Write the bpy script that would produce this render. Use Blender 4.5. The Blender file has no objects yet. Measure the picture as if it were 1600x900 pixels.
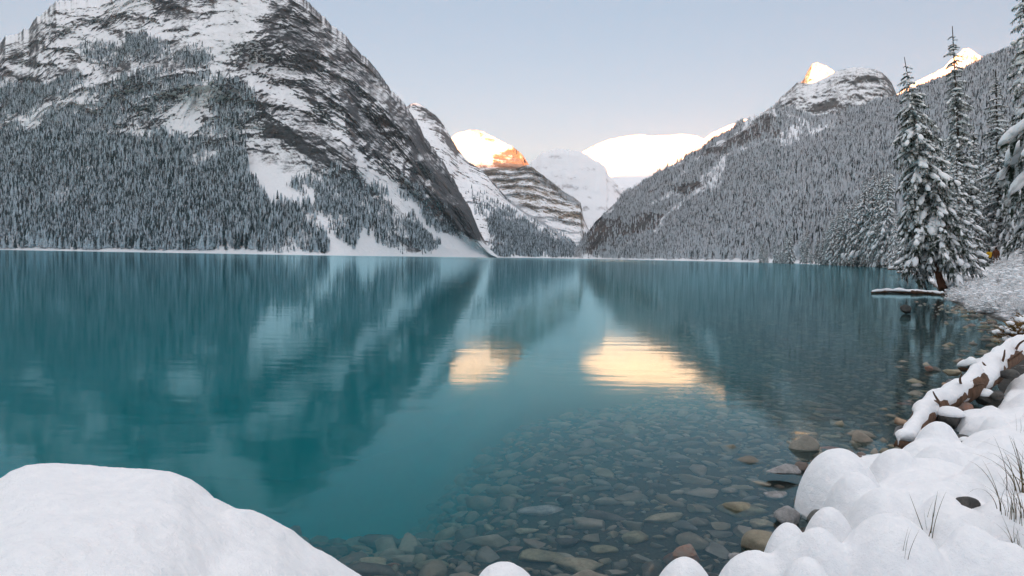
import bpy, bmesh, math, random
import numpy as np
from mathutils import Vector, Matrix

random.seed(7)
RNG = np.random.default_rng(11)
S = bpy.context.scene
COL = S.collection

# ------------------------------------------------------------------ camera
F = 1100.0                      # focal length in photograph pixels (1600 wide)
CH = 1.6                        # eye height above the lake
PITCH = -math.atan(48.3 / F)
ROLL = math.atan(0.0165)
_f = Vector((0, math.cos(PITCH), math.sin(PITCH)))
_u = Vector((0, -math.sin(PITCH), math.cos(PITCH)))
_r = Vector((1, 0, 0))
CR = (_r * math.cos(ROLL) + _u * math.sin(ROLL)).normalized()
CU = (_u * math.cos(ROLL) - _r * math.sin(ROLL)).normalized()
CF = _f.normalized()
CAM = Vector((0, 0, CH))
cd = bpy.data.cameras.new('camera')
cd.sensor_width = 36.0
cd.lens = 36.0 * F / 1600.0
cd.clip_start = 0.05
cd.clip_end = 60000
cam = bpy.data.objects.new('camera', cd)
COL.objects.link(cam)
m = Matrix((CR, CU, -CF)).transposed().to_4x4()
m.translation = CAM
cam.matrix_world = m
S.camera = cam
R_, U_, F_ = (np.array(v) for v in (CR, CU, CF))


def ray(px, py):
    px = np.asarray(px, float)
    py = np.asarray(py, float)
    d = (px[..., None] - 800) / F * R_ - (py[..., None] - 450) / F * U_ + F_
    return d / d[..., 1:2]                      # one metre along world Y


def at(px, py, y):
    """world point seen at a photograph pixel, y metres ahead"""
    return np.array([0, 0, CH]) + ray(px, py) * np.asarray(y, float)[..., None]


def on_level(px, py, z):
    r = ray(px, py)
    t = (z - CH) / r[..., 2]
    return np.array([0, 0, CH]) + r * t[..., None]


def project(p):
    q = np.asarray(p) - np.array([0, 0, CH])
    d = q @ F_
    return 800 + F * (q @ R_) / d, 450 - F * (q @ U_) / d


def horizon(px):
    return 388.5 + 0.0165 * px


# ------------------------------------------------------------------ sky, sun, exposure
SUN_EL = math.radians(2.2)
world = bpy.data.worlds.new('World')
S.world = world
world.use_nodes = True
wn = world.node_tree
bg = wn.nodes['Background']
sky = wn.nodes.new('ShaderNodeTexSky')
sky.sky_type = 'NISHITA'
sky.sun_disc = False
sky.sun_elevation = SUN_EL
sky.sun_rotation = math.pi
sky.altitude = 1700
gam = wn.nodes.new('ShaderNodeGamma')
gam.inputs[1].default_value = 0.52              # compresses the clear sky's brightness range, lifting the zenith
wn.links.new(sky.outputs[0], gam.inputs[0])
tint = wn.nodes.new('ShaderNodeMix')
tint.data_type = 'RGBA'
tint.blend_type = 'MULTIPLY'
tint.inputs[0].default_value = 1
tint.inputs[7].default_value = (0.245, 0.346, 0.430, 1)
wn.links.new(gam.outputs[0], tint.inputs[6])
# bright unseen zenith added to light the near snow, same in every direction
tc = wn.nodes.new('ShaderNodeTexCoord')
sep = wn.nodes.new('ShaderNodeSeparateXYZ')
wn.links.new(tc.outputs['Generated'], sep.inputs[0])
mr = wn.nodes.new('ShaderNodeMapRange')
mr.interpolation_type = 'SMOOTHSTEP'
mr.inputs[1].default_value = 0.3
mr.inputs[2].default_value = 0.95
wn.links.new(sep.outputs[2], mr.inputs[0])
zenith_fill = wn.nodes.new('ShaderNodeMix')
zenith_fill.data_type = 'RGBA'
zenith_fill.inputs[7].default_value = (1.05, 1.06, 1.10, 1)
wn.links.new(mr.outputs[0], zenith_fill.inputs[0])
wn.links.new(tint.outputs[2], zenith_fill.inputs[6])
wn.links.new(zenith_fill.outputs[2], bg.inputs[0])
bg.inputs[1].default_value = 0.15
sl = bpy.data.lights.new('sun', 'SUN')
sl.energy = 5.0
sl.angle = math.radians(0.5)
sl.color = (1.0, 0.37, 0.15)
so = bpy.data.objects.new('sun', sl)
COL.objects.link(so)
sl.angle = math.radians(0.4)
so.rotation_euler = Vector((0, math.cos(SUN_EL), -math.sin(SUN_EL))).to_track_quat('-Z', 'Y').to_euler()
S.view_settings.view_transform = 'Standard'
S.view_settings.look = 'None'
S.view_settings.exposure = 3.02
S.view_settings.gamma = 1.0
S.cycles.use_denoising = True
S.cycles.max_bounces = 8
S.cycles.diffuse_bounces = 3
S.cycles.glossy_bounces = 3
S.cycles.transmission_bounces = 6
S.cycles.volume_bounces = 4
S.cycles.transparent_max_bounces = 6


# ------------------------------------------------------------------ noise
def _hash(ix, iy, iz, seed):
    h = (ix.astype(np.int64) * 374761393 + iy.astype(np.int64) * 668265263
         + iz.astype(np.int64) * 2147483647 * 3 + seed * 974634777) & 0xFFFFFFFF
    h = ((h ^ (h >> 13)) * 1274126177) & 0xFFFFFFFF
    h = ((h ^ (h >> 16)) * 2246822519) & 0xFFFFFFFF
    return ((h ^ (h >> 15)) & 0xFFFFFF) / float(0x1000000)


def noise3(p, seed=0):
    """smooth value noise in -1..1 for an array of points (..., 3)"""
    p = np.asarray(p, float)
    i = np.floor(p)
    f = p - i
    f = f * f * f * (f * (f * 6 - 15) + 10)
    ix, iy, iz = i[..., 0], i[..., 1], i[..., 2]
    fx, fy, fz = f[..., 0], f[..., 1], f[..., 2]
    r = 0
    for dx in (0, 1):
        wx = fx if dx else 1 - fx
        for dy in (0, 1):
            wy = fy if dy else 1 - fy
            for dz in (0, 1):
                wz = fz if dz else 1 - fz
                r = r + wx * wy * wz * _hash(ix + dx, iy + dy, iz + dz, seed)
    return r * 2 - 1


def fbm(p, octv=4, seed=0, gain=0.5, lac=2.03):
    p = np.asarray(p, float)
    a, s, n = 1.0, 0, 0
    for k in range(octv):
        s = s + a * noise3(p, seed + k * 17)
        n += a
        a *= gain
        p = p * lac + 13.7
    return s / n


def ridged(p, octv=4, seed=0, gain=0.55, lac=2.07):
    p = np.asarray(p, float)
    a, s, n = 1.0, 0, 0
    for k in range(octv):
        s = s + a * (1 - 2 * np.abs(noise3(p, seed + k * 23)))
        n += a
        a *= gain
        p = p * lac + 7.3
    return s / n


def sstep(a, b, x):
    t = np.clip((x - a) / (b - a), 0, 1)
    return t * t * (3 - 2 * t)


def in_poly(px, py, poly):
    r = np.zeros(np.shape(px), bool)
    n = len(poly)
    for i in range(n):
        x0, y0 = poly[i]
        x1, y1 = poly[(i + 1) % n]
        if y0 == y1:
            continue
        c = ((y0 > py) != (y1 > py)) & (px < (x1 - x0) * (py - y0) / (y1 - y0) + x0)
        r ^= c
    return r


def soft_poly(px, py, poly, w):
    """coverage of a polygon with an edge about w pixels wide"""
    s = 0
    for k in range(8):
        a = k * 2.399
        q = w * math.sqrt((k + 0.5) / 8)
        s = s + in_poly(px + q * math.cos(a), py + q * math.sin(a), poly)
    return s / 8.0


def curve(pts):
    xs = np.array([p[0] for p in pts], float)
    ys = np.array([p[1] for p in pts], float)
    return lambda x: np.interp(x, xs, ys)


def smooth_curve(pts, w=60):
    f = curve(pts)
    o = np.linspace(-1, 1, 17)
    k = (1 - np.abs(o)) / np.sum(1 - np.abs(o))
    return lambda x: sum(f(np.asarray(x) + w * a) * b for a, b in zip(o, k))


# ------------------------------------------------------------------ material helpers
class NT:
    def __init__(self, name):
        self.m = bpy.data.materials.new(name)
        self.m.use_nodes = True
        self.t = self.m.node_tree
        self.n = self.t.nodes
        self.out = self.n['Material Output']
        self.b = self.n['Principled BSDF']
        self.b.inputs['Specular IOR Level'].default_value = 0.2

    def new(self, typ, **kw):
        n = self.n.new(typ)
        for k, v in kw.items():
            setattr(n, k, v)
        return n

    def link(self, a, b):
        self.t.links.new(a, b)

    def val(self, sock, v):
        if hasattr(v, 'is_linked') or isinstance(v, bpy.types.NodeSocket):
            self.link(v, sock)
        else:
            sock.default_value = v

    def noise(self, scale, detail=4, rough=0.55, vec=None, dist=0.0):
        n = self.new('ShaderNodeTexNoise')
        n.inputs['Scale'].default_value = scale
        n.inputs['Detail'].default_value = detail
        n.inputs['Roughness'].default_value = rough
        n.inputs['Distortion'].default_value = dist
        if vec is not None:
            self.link(vec, n.inputs['Vector'])
        return n.outputs['Fac']

    def ramp(self, fac, stops):
        r = self.new('ShaderNodeValToRGB')
        e = r.color_ramp.elements
        while len(e) < len(stops):
            e.new(0.5)
        for k, (p, c) in enumerate(stops):
            e[k].position = p
            e[k].color = (*c, 1) if len(c) == 3 else c
        self.link(fac, r.inputs[0])
        return r.outputs[0]

    def mix(self, fac, a, b, blend='MIX'):
        n = self.new('ShaderNodeMix', data_type='RGBA', blend_type=blend)
        self.val(n.inputs[0], fac)
        for s, v in ((n.inputs[6], a), (n.inputs[7], b)):
            if isinstance(v, tuple):
                s.default_value = (*v, 1) if len(v) == 3 else v
            else:
                self.link(v, s)
        return n.outputs[2]

    def math(self, op, a, b=0.0, c=None, clamp=False):
        n = self.new('ShaderNodeMath', operation=op, use_clamp=clamp)
        self.val(n.inputs[0], a)
        self.val(n.inputs[1], b)
        if c is not None:
            self.val(n.inputs[2], c)
        return n.outputs[0]

    def maprange(self, v, a, b, c=0.0, d=1.0, smooth=True):
        n = self.new('ShaderNodeMapRange')
        if smooth:
            n.interpolation_type = 'SMOOTHSTEP'
        self.link(v, n.inputs[0])
        for k, x in zip((1, 2, 3, 4), (a, b, c, d)):
            n.inputs[k].default_value = x
        return n.outputs[0]

    def attr(self, name):
        return self.new('ShaderNodeAttribute', attribute_name=name).outputs['Fac']

    def geo(self, what):
        return self.new('ShaderNodeNewGeometry').outputs[what]

    def obj(self):
        return self.new('ShaderNodeTexCoord').outputs['Object']

    def bump(self, h, strength=0.5, dist=0.1, normal=None):
        n = self.new('ShaderNodeBump')
        n.inputs['Strength'].default_value = strength
        n.inputs['Distance'].default_value = dist
        self.link(h, n.inputs['Height'])
        if normal is not None:
            self.link(normal, n.inputs['Normal'])
        return n.outputs[0]

    def base(self, col, rough=0.8, normal=None):
        self.val(self.b.inputs['Base Color'], (*col, 1) if isinstance(col, tuple) else col)
        self.val(self.b.inputs['Roughness'], rough)
        if normal is not None:
            self.link(normal, self.b.inputs['Normal'])
        return self.m


SNOWC = (0.86, 0.875, 0.90)


def mountain_mat(name, rock_a, rock_b, scale, edge=0.22, bump=6.0, snowc=SNOWC, strat=0.0):
    t = NT(name)
    p = t.geo('Position')
    sep = t.new('ShaderNodeSeparateXYZ')
    t.link(p, sep.inputs[0])
    n1 = t.noise(scale, 8, 0.74, p)
    n2 = t.noise(scale * 5.3, 6, 0.7, p)
    n3 = t.noise(scale * 0.22, 4, 0.6, p)
    a = t.attr('snow')
    s = t.math('ADD', a, t.math('MULTIPLY', t.math('SUBTRACT', n1, 0.5), 1.7))
    s = t.math('ADD', s, t.math('MULTIPLY', t.math('SUBTRACT', n2, 0.5), 0.9))
    s = t.maprange(s, 0.5 - edge, 0.5 + edge)
    rock = t.mix(n3, rock_a, rock_b)
    rock = t.mix(t.maprange(n2, 0.3, 0.7), rock, t.mix(0.55, rock, (0.03, 0.032, 0.035)))
    w = t.noise(scale * 0.45, 3, 0.6, p)
    rock = t.mix(t.maprange(w, 0.56, 0.7, 0, 0.5), rock, (0.17, 0.115, 0.085))
    col = t.mix(s, rock, snowc)
    nb = t.bump(t.math('ADD', n1, t.math('MULTIPLY', n2, 0.35)), 0.75, bump)
    return t.base(col, 0.85, nb)


# ------------------------------------------------------------------ mesh helpers
def props(o, label=None, cat=None, group=None, kind=None):
    for k, v in (('label', label), ('category', cat), ('group', group), ('kind', kind)):
        if v:
            o[k] = v
    return o


def link(o, parent=None):
    COL.objects.link(o)
    if parent is not None:
        o.parent = parent
    return o


def mesh_from(name, v, faces, mat=None, smooth=True):
    """faces: (n,3) or (n,4) int array, or a list of such arrays"""
    v = np.asarray(v, np.float32).reshape(-1, 3)
    fl = faces if isinstance(faces, list) else [faces]
    fl = [np.asarray(f, np.int32) for f in fl if len(f)]
    me = bpy.data.meshes.new(name)
    me.vertices.add(len(v))
    me.vertices.foreach_set('co', v.ravel())
    nl = sum(f.size for f in fl)
    nf = sum(len(f) for f in fl)
    me.loops.add(nl)
    me.loops.foreach_set('vertex_index', np.concatenate([f.ravel() for f in fl]))
    me.polygons.add(nf)
    tot = np.concatenate([np.full(len(f), f.shape[1], np.int32) for f in fl])
    st = np.concatenate([[0], np.cumsum(tot)[:-1]]).astype(np.int32)
    me.polygons.foreach_set('loop_start', st)
    me.polygons.foreach_set('loop_total', tot)
    me.polygons.foreach_set('use_smooth', np.full(nf, bool(smooth)))
    me.update(calc_edges=True)
    me.validate()
    if mat:
        for k in (mat if isinstance(mat, (list, tuple)) else [mat]):
            me.materials.append(k)
    return me


def grid_faces(nu, nv):
    i = np.arange(nu * nv).reshape(nu, nv)
    return np.stack([i[:-1, :-1], i[1:, :-1], i[1:, 1:], i[:-1, 1:]], -1).reshape(-1, 4)


def set_attr(me, name, arr):
    a = me.attributes.new(name, 'FLOAT', 'POINT')
    a.data.foreach_set('value', np.asarray(arr, np.float32).ravel())


def obj(name, me, parent=None, **kw):
    o = bpy.data.objects.new(name, me)
    link(o, parent)
    props(o, **kw)
    return o


# ------------------------------------------------------------------ mountains
SHEETS = {}


def gnormals(V):
    du = np.gradient(V, axis=0)
    dv = np.gradient(V, axis=1)
    n = np.cross(du, dv)
    n /= np.linalg.norm(n, axis=-1, keepdims=True) + 1e-9
    n *= np.sign(n[..., 2:3] + 1e-9)
    return n


def mountain(name, x0, x1, nu, nv, ridge, base_y, d_base, d_ridge, mat, relief, snow, jag=1.5, jscale=0.05,
             prof=1.0, base_z=-3.0, back=0.8, label=None, seed=3):
    """A hill face whose foot and crest are given as lines of bearing, height and distance, with relief
    in real depth and a back slope behind the crest."""
    px = np.linspace(x0, x1, nu)
    s = np.linspace(0, 1, nv)
    jz = np.stack([px * jscale, px * 0, px * 0 + seed], -1)
    ry = ridge(px) - jag * fbm(jz, 6, seed, 0.74)
    db, dr = d_base(px), d_ridge(px)
    top = at(px, ridge(px), dr)
    crest = at(px, ry, dr) - top
    foot = at(px, base_y(px), db)
    foot[:, 2] = np.maximum(foot[:, 2], 0) if base_z is None else base_z
    S_ = s[None, :, None]
    V = foot[:, None, :] * (1 - S_) + top[:, None, :] * S_
    # height profile: concave lower slopes
    V[..., 2] = foot[:, None, 2] + (top[:, None, 2] - foot[:, None, 2]) * (s[None, :] ** prof)
    V += crest[:, None, :] * (np.clip((s - 0.86) / 0.14, 0, 1) ** 2)[None, :, None]
    env = np.sin(np.pi * np.clip(s, 0.0, 1.0)) ** 0.5
    env = np.minimum(1, np.minimum(s / 0.12, (1 - s) / 0.05))[None, :]
    dlt = relief(V, s[None, :] * np.ones((nu, 1)), px[:, None] * np.ones((1, nv))) * env
    vec = V - np.array([0, 0, CH])
    dist = np.linalg.norm(vec, axis=-1)
    V = np.array([0, 0, CH]) + vec * (1 + dlt / dist)[..., None]
    V[:, :, 2] = np.maximum(V[:, :, 2], -4)
    N = gnormals(V)
    qx, qy = project(V)
    sn = snow(V, N, qx, qy, s[None, :] * np.ones((nu, 1)))
    # back slope
    nb = 5
    bk = []
    for k in range(1, nb + 1):
        q = V[:, -1].copy()
        w = k / nb
        drop = (q[:, 2] + 5) * w
        q[:, 1] += drop / back
        q[:, 0] += drop / back * (q[:, 0] / q[:, 1]) * 0.5
        q[:, 2] -= drop
        bk.append(q)
    A = np.concatenate([V, np.stack(bk, 1)], 1)
    sa = np.concatenate([sn, np.repeat(sn[:, -1:], nb, 1)], 1)
    me = mesh_from(name, A.reshape(-1, 3), grid_faces(nu, nv + nb), mat)
    set_attr(me, 'snow', sa)
    o = obj(name, me, kind='structure', label=label)
    SHEETS[len(SHEETS)] = o
    return dict(V=V, N=N, qx=qx, qy=qy, o=o, nu=nu, nv=nv)


def warp(V, qx, qy, amp=9, sc=0.02, seed=5):
    a = fbm(np.stack([qx * sc, qy * sc, qx * 0 + seed], -1), 4, seed, 0.6)
    b = fbm(np.stack([qx * sc, qy * sc, qx * 0 + seed + 9], -1), 4, seed + 2, 0.6)
    return qx + amp * a * 2, qy + amp * b * 2


SHORE_Y = curve([(-400, 388), (0, 390), (200, 393), (400, 397.5), (525, 400), (775, 404.5), (900, 406), (1200, 410.5), (1350, 412.5), (1700, 418)])

M_LEFT = mountain_mat('left_mountain_rock_and_snow', (0.062, 0.070, 0.082), (0.115, 0.12, 0.125), 0.05, bump=7, edge=0.40)
M_BACK = mountain_mat('valley_mountain_rock_and_snow', (0.10, 0.10, 0.105), (0.16, 0.15, 0.145), 0.014, bump=10)
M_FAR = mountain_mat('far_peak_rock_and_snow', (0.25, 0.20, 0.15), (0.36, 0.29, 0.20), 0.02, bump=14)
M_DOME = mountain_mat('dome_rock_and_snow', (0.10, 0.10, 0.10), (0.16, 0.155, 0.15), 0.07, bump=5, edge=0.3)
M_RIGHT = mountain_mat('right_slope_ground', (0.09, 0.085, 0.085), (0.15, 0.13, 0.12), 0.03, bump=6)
M_MIST_PALE = mountain_mat('mist_pale_rock_and_snow', (0.36, 0.34, 0.35), (0.42, 0.40, 0.41), 0.008, bump=6)  # rock tones paled in the colour to imitate valley mist


# --- left mountain
def seg_dist(x, y, line):
    d = np.full(np.shape(x), 1e9)
    for (ax, ay), (bx, by) in zip(line[:-1], line[1:]):
        ex, ey = bx - ax, by - ay
        t = np.clip(((x - ax) * ex + (y - ay) * ey) / (ex * ex + ey * ey), 0, 1)
        d = np.minimum(d, np.hypot(x - ax - t * ex, y - ay - t * ey))
    return d


L_RIBS = [([(238, -30), (232, 40), (208, 112)], 20, 55), ([(424, -30), (395, 60), (345, 122)], 26, 80), ([(88, 0), (62, 60), (48, 112)], 20, 50),
          ([(470, 0), (505, 90), (552, 240), (556, 268)], 22, 50), ([(300, 60), (280, 112)], 14, 30), ([(600, 160), (660, 270), (740, 362)], 18, 45),
          ([(395, 150), (470, 215), (548, 268)], 16, 38), ([(140, 60), (128, 108)], 14, 28), ([(560, 120), (640, 240), (700, 330)], 14, 30)]


def strata_left(V):
    return (V[..., 2] + 0.40 * V[..., 0] + 45 * fbm(V / 260.0, 4, 77) + 12 * fbm(V / 50.0, 3, 78)) / 52.0


def ribs_left(V, rf):
    w = np.stack([fbm(V / 90.0, 3, 91), fbm(V / 90.0, 3, 92), fbm(V / 90.0, 3, 93)], -1) * 26
    Q = V + w
    ga = ridged(np.stack([(Q[..., 0] + 0.30 * Q[..., 2]) / 52.0, Q[..., 2] / 300.0, Q[..., 1] / 700.0], -1), 5, 94, 0.6)
    gb = ridged(np.stack([(Q[..., 0] * 0.78 + Q[..., 2] * 0.62) / 46.0, (Q[..., 0] * 0.62 - Q[..., 2] * 0.78) / 260.0, Q[..., 1] / 700.0], -1), 5, 95, 0.6)
    return ga * (1 - rf) + gb * rf


def relief_left(V, s, px):
    q = V.copy()
    q[..., 2] *= 0.55
    big = -ridged(q / 380.0, 4, 31, 0.5) * 85
    # gullies run down the fall line
    g = np.stack([V[..., 0] / 95.0 + 0.35 * V[..., 2] / 95.0, V[..., 2] / 420.0, V[..., 1] / 420.0], -1)
    gul = ridged(g, 4, 41) * 24
    g2 = np.stack([(V[..., 0] * 0.8 + V[..., 2] * 0.62) / 60.0, V[..., 2] / 260.0, V[..., 1] / 260.0], -1)
    rf = sstep(390, 470, px)
    gul = gul * (1 - 0.5 * rf) + rf * ridged(g2, 4, 43) * 20
    st = strata_left(V)
    saw = st - np.floor(st)
    brk = sstep(-0.25, 0.35, fbm(V / 130.0, 3, 79))
    led = sstep(0.0, 0.75, saw) * (1 - sstep(0.86, 1.0, saw)) * 14 * brk * (1 - 0.85 * rf)
    cq = V * np.array([1.0, 1.0, 0.7])
    cq = cq + 14 * np.stack([fbm(V / 70.0, 3, 52), fbm(V / 70.0, 3, 53), fbm(V / 70.0, 3, 54)], -1)
    fine = -ridged(cq / 85.0, 6, 51, 0.66) * 19 - ridged(cq / 22.0, 3, 55, 0.6) * 4 - ribs_left(V, rf) * 20
    up = sstep(0.18, 0.5, s)
    qx, qy = project(V)
    qx, qy = warp(V, qx, qy, 7, 0.03, 25)
    for line, wd, amp in L_RIBS:
        big = big - 1.25 * amp * np.clip(1 - seg_dist(qx, qy, line) / (1.9 * wd), 0, 1)
    band = np.interp(qx, [-300, 0, 100, 180, 260, 340, 400, 450], [130, 118, 120, 112, 110, 104, 122, 150])
    big = big - 34 * sstep(-16, 16, qy - band) * sstep(470, 400, qx) * (1 - sstep(60, 150, qy - band))
    return big * (0.35 + 0.65 * up) + (-gul + led) * up + fine * (0.2 + 0.8 * up)


L_SNOW = [([(548, 235), (562, 240), (645, 312), (708, 372), (700, 384), (640, 335), (600, 305), (556, 272)], 0.9),
          ([(522, 404), (530, 372), (560, 386), (574, 348), (600, 382), (650, 392), (702, 364), (745, 376), (785, 407)], 1.2),
          ([(458, 278), (476, 285), (522, 345), (508, 350)], 0.8),
          ([(375, 262), (410, 270), (462, 312), (440, 322), (400, 300)], 0.55),
          ([(98, 38), (180, 55), (192, 88), (130, 92)], 0.55),
          ([(290, 70), (330, 40), (345, -45), (470, -45), (415, 0), (350, 105), (325, 108)], 0.6),
          ([(110, 2), (235, -20), (232, 25), (170, 22)], 0.5),
          ([(236, 30), (276, 35), (262, 92), (240, 90)], 0.45),
          ([(255, 205), (262, 172), (330, 128), (338, 140), (300, 200)], 0.75),
          ([(-60, 225), (0, 200), (60, 168), (140, 133), (150, 142), (90, 180), (20, 212)], 0.6),
          ([(140, 216), (260, 203), (300, 205), (300, 222), (180, 222)], 0.7),
          ([(570, 355), (545, 300), (552, 297), (600, 352), (612, 372), (590, 376)], 0.5),
          ([(500, 170), (530, 205), (560, 240), (548, 246), (510, 205)], 0.35)]
L_ROCK = [([(415, -30), (475, -10), (560, 78), (640, 165), (705, 262), (752, 360), (735, 372), (690, 330), (650, 285), (590, 240), (560, 232), (530, 190), (470, 150), (425, 120), (400, 60)], 0.34),
          ([(385, 130), (440, 150), (520, 200), (550, 240), (550, 268), (500, 262), (430, 215), (390, 180)], 0.40),
          ([(690, 275), (715, 300), (750, 355), (735, 372), (700, 345), (680, 300)], 0.35),
          ([(460, 10), (500, 70), (490, 105), (465, 95), (450, 40)], 0.25),
          ([(-100, 100), (60, 105), (170, 95), (340, 92), (400, 118), (390, 130), (300, 112), (180, 118), (60, 130), (-100, 130)], 0.38),
          ([(330, 40), (345, -30), (240, -30), (232, 20), (260, 35)], 0.3)]


def snow_left(V, N, qx, qy, s):
    wx, wy = warp(V, qx, qy, 7)
    rf = sstep(390, 470, qx)
    a = 0.43 - 0.10 * rf + (N[..., 2] - 0.58) * 1.9
    a = a - 0.30 * ribs_left(V, rf) * sstep(0.15, 0.4, s)
    a = a + 0.38 * ridged(V / 24.0, 5, 64, 0.8) + 0.6 * sstep(9, 3, V[..., 2])
    a = a + 0.12 * np.sin(strata_left(V) * 6.283) * (1 - sstep(430, 520, qx))
    a = a + 0.16 * fbm(V / 110.0, 5, 61, 0.6)
    for poly, w in L_SNOW:
        a = a + w * soft_poly(wx, wy, poly, 5)
    for poly, w in L_ROCK:
        a = a - w * soft_poly(wx, wy, poly, 8)
    return a


left = mountain('mountain', -320, 782, 860, 460,
                curve([(-320, 205), (-120, 115), (0, 69), (8, 57), (25, 52), (45, 45), (60, 25), (72, 15), (88, 3), (105, 1), (155, -3), (200, -28),
                       (300, -46), (390, -38), (440, -24), (476, 0), (492, 12), (506, 25), (520, 40), (540, 55), (560, 78), (576, 95), (605, 130),
                       (615, 145), (640, 172), (652, 190), (665, 215), (700, 265), (735, 326), (748, 360), (765, 388), (782, 404)]),
                SHORE_Y, smooth_curve([(-320, 900), (0, 950), (300, 900), (525, 820), (650, 1050), (782, 1500)]),
                smooth_curve([(-320, 1700), (0, 1800), (200, 1780), (476, 1700), (640, 1640), (700, 1620), (760, 1560), (782, 1510)]),
                M_LEFT, relief_left, snow_left, jag=7.0, jscale=0.11, prof=1.12, label='steep grey rock mountain streaked with snow on the left')


# --- second mountain behind it
def relief_back(V, s, px):
    g = np.stack([V[..., 0] / 120.0 + 0.4 * V[..., 2] / 120.0, V[..., 2] / 500.0, V[..., 1] / 500.0], -1)
    return ridged(V / 400.0, 3, 131) * 60 + ridged(g, 4, 141) * 32 + ridged(V / 110.0, 6, 151, 0.62) * 34


def snow_back(V, N, qx, qy, s):
    wx, wy = warp(V, qx, qy, 4)
    a = 0.46 + (N[..., 2] - 0.6) * 1.8 + 0.22 * fbm(V / 150.0, 4, 161) + 0.2 * ridged(V / 40.0, 4, 165, 0.7)
    a = a - 0.55 * soft_poly(wx, wy, [(640, 158), (690, 185), (705, 215), (750, 265), (742, 272), (690, 215), (660, 190)], 5)
    a = a - 0.4 * soft_poly(wx, wy, [(740, 330), (800, 345), (860, 380), (830, 400), (780, 380)], 8)
    return a


back = mountain('mountain', 590, 915, 330, 200,
                curve([(590, 200), (630, 172), (641, 163), (650, 160), (660, 165), (680, 180), (690, 190), (697, 201), (705, 216), (715, 233), (730, 250), (760, 273),
                       (790, 307), (820, 331), (850, 347), (880, 369), (903, 389), (915, 400)]),
                SHORE_Y, smooth_curve([(590, 1900), (775, 1700), (915, 2300)]),
                smooth_curve([(590, 3200), (650, 3300), (700, 3000), (760, 2750), (880, 2500), (915, 2350)]),
                M_BACK, relief_back, snow_back, jag=1.6, jscale=0.2, label='mountain flank with a sunlit tip behind the left mountain')


# --- peak with the orange cliff
def relief_peak(V, s, px):
    z = V[..., 2]
    st = (z + 60 * fbm(V / 300.0, 4, 277)) / 48.0
    saw = st - np.floor(st)
    return ridged(V / 600.0, 3, 231) * 110 + sstep(0, 0.7, saw) * (1 - sstep(0.85, 1, saw)) * 22 + ridged(V / 110.0, 5, 251, 0.65) * 45


def snow_peak(V, N, qx, qy, s):
    wx, wy = warp(V, qx, qy, 3)
    st = (V[..., 2] + 60 * fbm(V / 300.0, 4, 277)) / 48.0
    a = 0.66 + (N[..., 2] - 0.55) * 0.6 + 0.13 * np.sin(st * 6.283) + 0.3 * ridged(V / 90.0, 4, 261, 0.65)
    a = a + 0.5 * soft_poly(wx, wy, [(700, 200), (760, 200), (800, 226), (775, 240), (740, 245), (735, 255), (700, 240)], 4)
    a = a - 0.62 * soft_poly(wx, wy, [(770, 243), (800, 228), (818, 238), (826, 258), (800, 264), (768, 260)], 3)
    a = a - 0.42 * soft_poly(wx, wy, [(735, 262), (826, 256), (850, 272), (885, 300), (908, 315), (912, 350), (880, 345), (820, 325), (770, 290)], 5)
    a = a + 0.9 * soft_poly(wx, wy, [(730, 262), (775, 300), (830, 332), (880, 352), (905, 360), (905, 400), (860, 380), (760, 320)], 4)
    return a


peak = mountain('snow_peak', 660, 834, 220, 170,
                curve([(660, 262), (690, 232), (705, 216), (715, 207), (735, 202.5), (755, 206), (780, 219), (800, 229), (815, 240), (826, 256), (834, 268)]),
                curve([(660, 404), (834, 406)]), curve([(660, 4100), (834, 4000)]), curve([(660, 5200), (834, 5050)]),
                M_FAR, relief_peak, snow_peak, jag=2.4, jscale=0.2, base_z=-3, label='far peak with sunlit snow cap and orange cliff')
spur = mountain('rock_spur', 690, 928, 280, 170,
                curve([(690, 300), (720, 283), (745, 269), (770, 265), (800, 266), (815, 260), (826, 257), (838, 266), (850, 275), (865, 286), (882, 300), (898, 309), (907, 316), (912, 342), (928, 378)]),
                curve([(690, 404), (928, 408)]), curve([(690, 3000), (928, 2900)]), curve([(690, 3750), (928, 3500)]),
                M_FAR, relief_peak, snow_peak, jag=2.0, jscale=0.2, base_z=-3, label='banded rock spur below the orange cliff')


# --- grey hazy mountain behind, bright ridge, glacier slope, right-hand far peaks
def relief_far(V, s, px):
    return ridged(V / 900.0, 4, 331) * 120 + ridged(V / 180.0, 3, 351) * 25


def snow_grey(V, N, qx, qy, s):
    return 0.66 + (N[..., 2] - 0.55) * 0.5 + 0.35 * ridged(V / 120.0, 4, 361, 0.6) + 0.1 * np.sin((V[..., 2] + 30 * fbm(V / 300.0, 3, 363)) / 9.0)


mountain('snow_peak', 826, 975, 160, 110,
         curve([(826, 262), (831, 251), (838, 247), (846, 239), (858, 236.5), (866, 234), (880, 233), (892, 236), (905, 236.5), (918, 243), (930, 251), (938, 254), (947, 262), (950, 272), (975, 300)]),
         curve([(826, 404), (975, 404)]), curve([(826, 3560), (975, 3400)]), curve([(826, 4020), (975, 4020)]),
         M_MIST_PALE, lambda V, s, px: -0.35 * relief_far(V, s, px), snow_grey, jag=2.2, jscale=0.22, label='pale grey flat-topped mountain in the mist')


def snow_bright(V, N, qx, qy, s):
    return 0.98 + 0.12 * fbm(V / 400.0, 4, 371)


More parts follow.
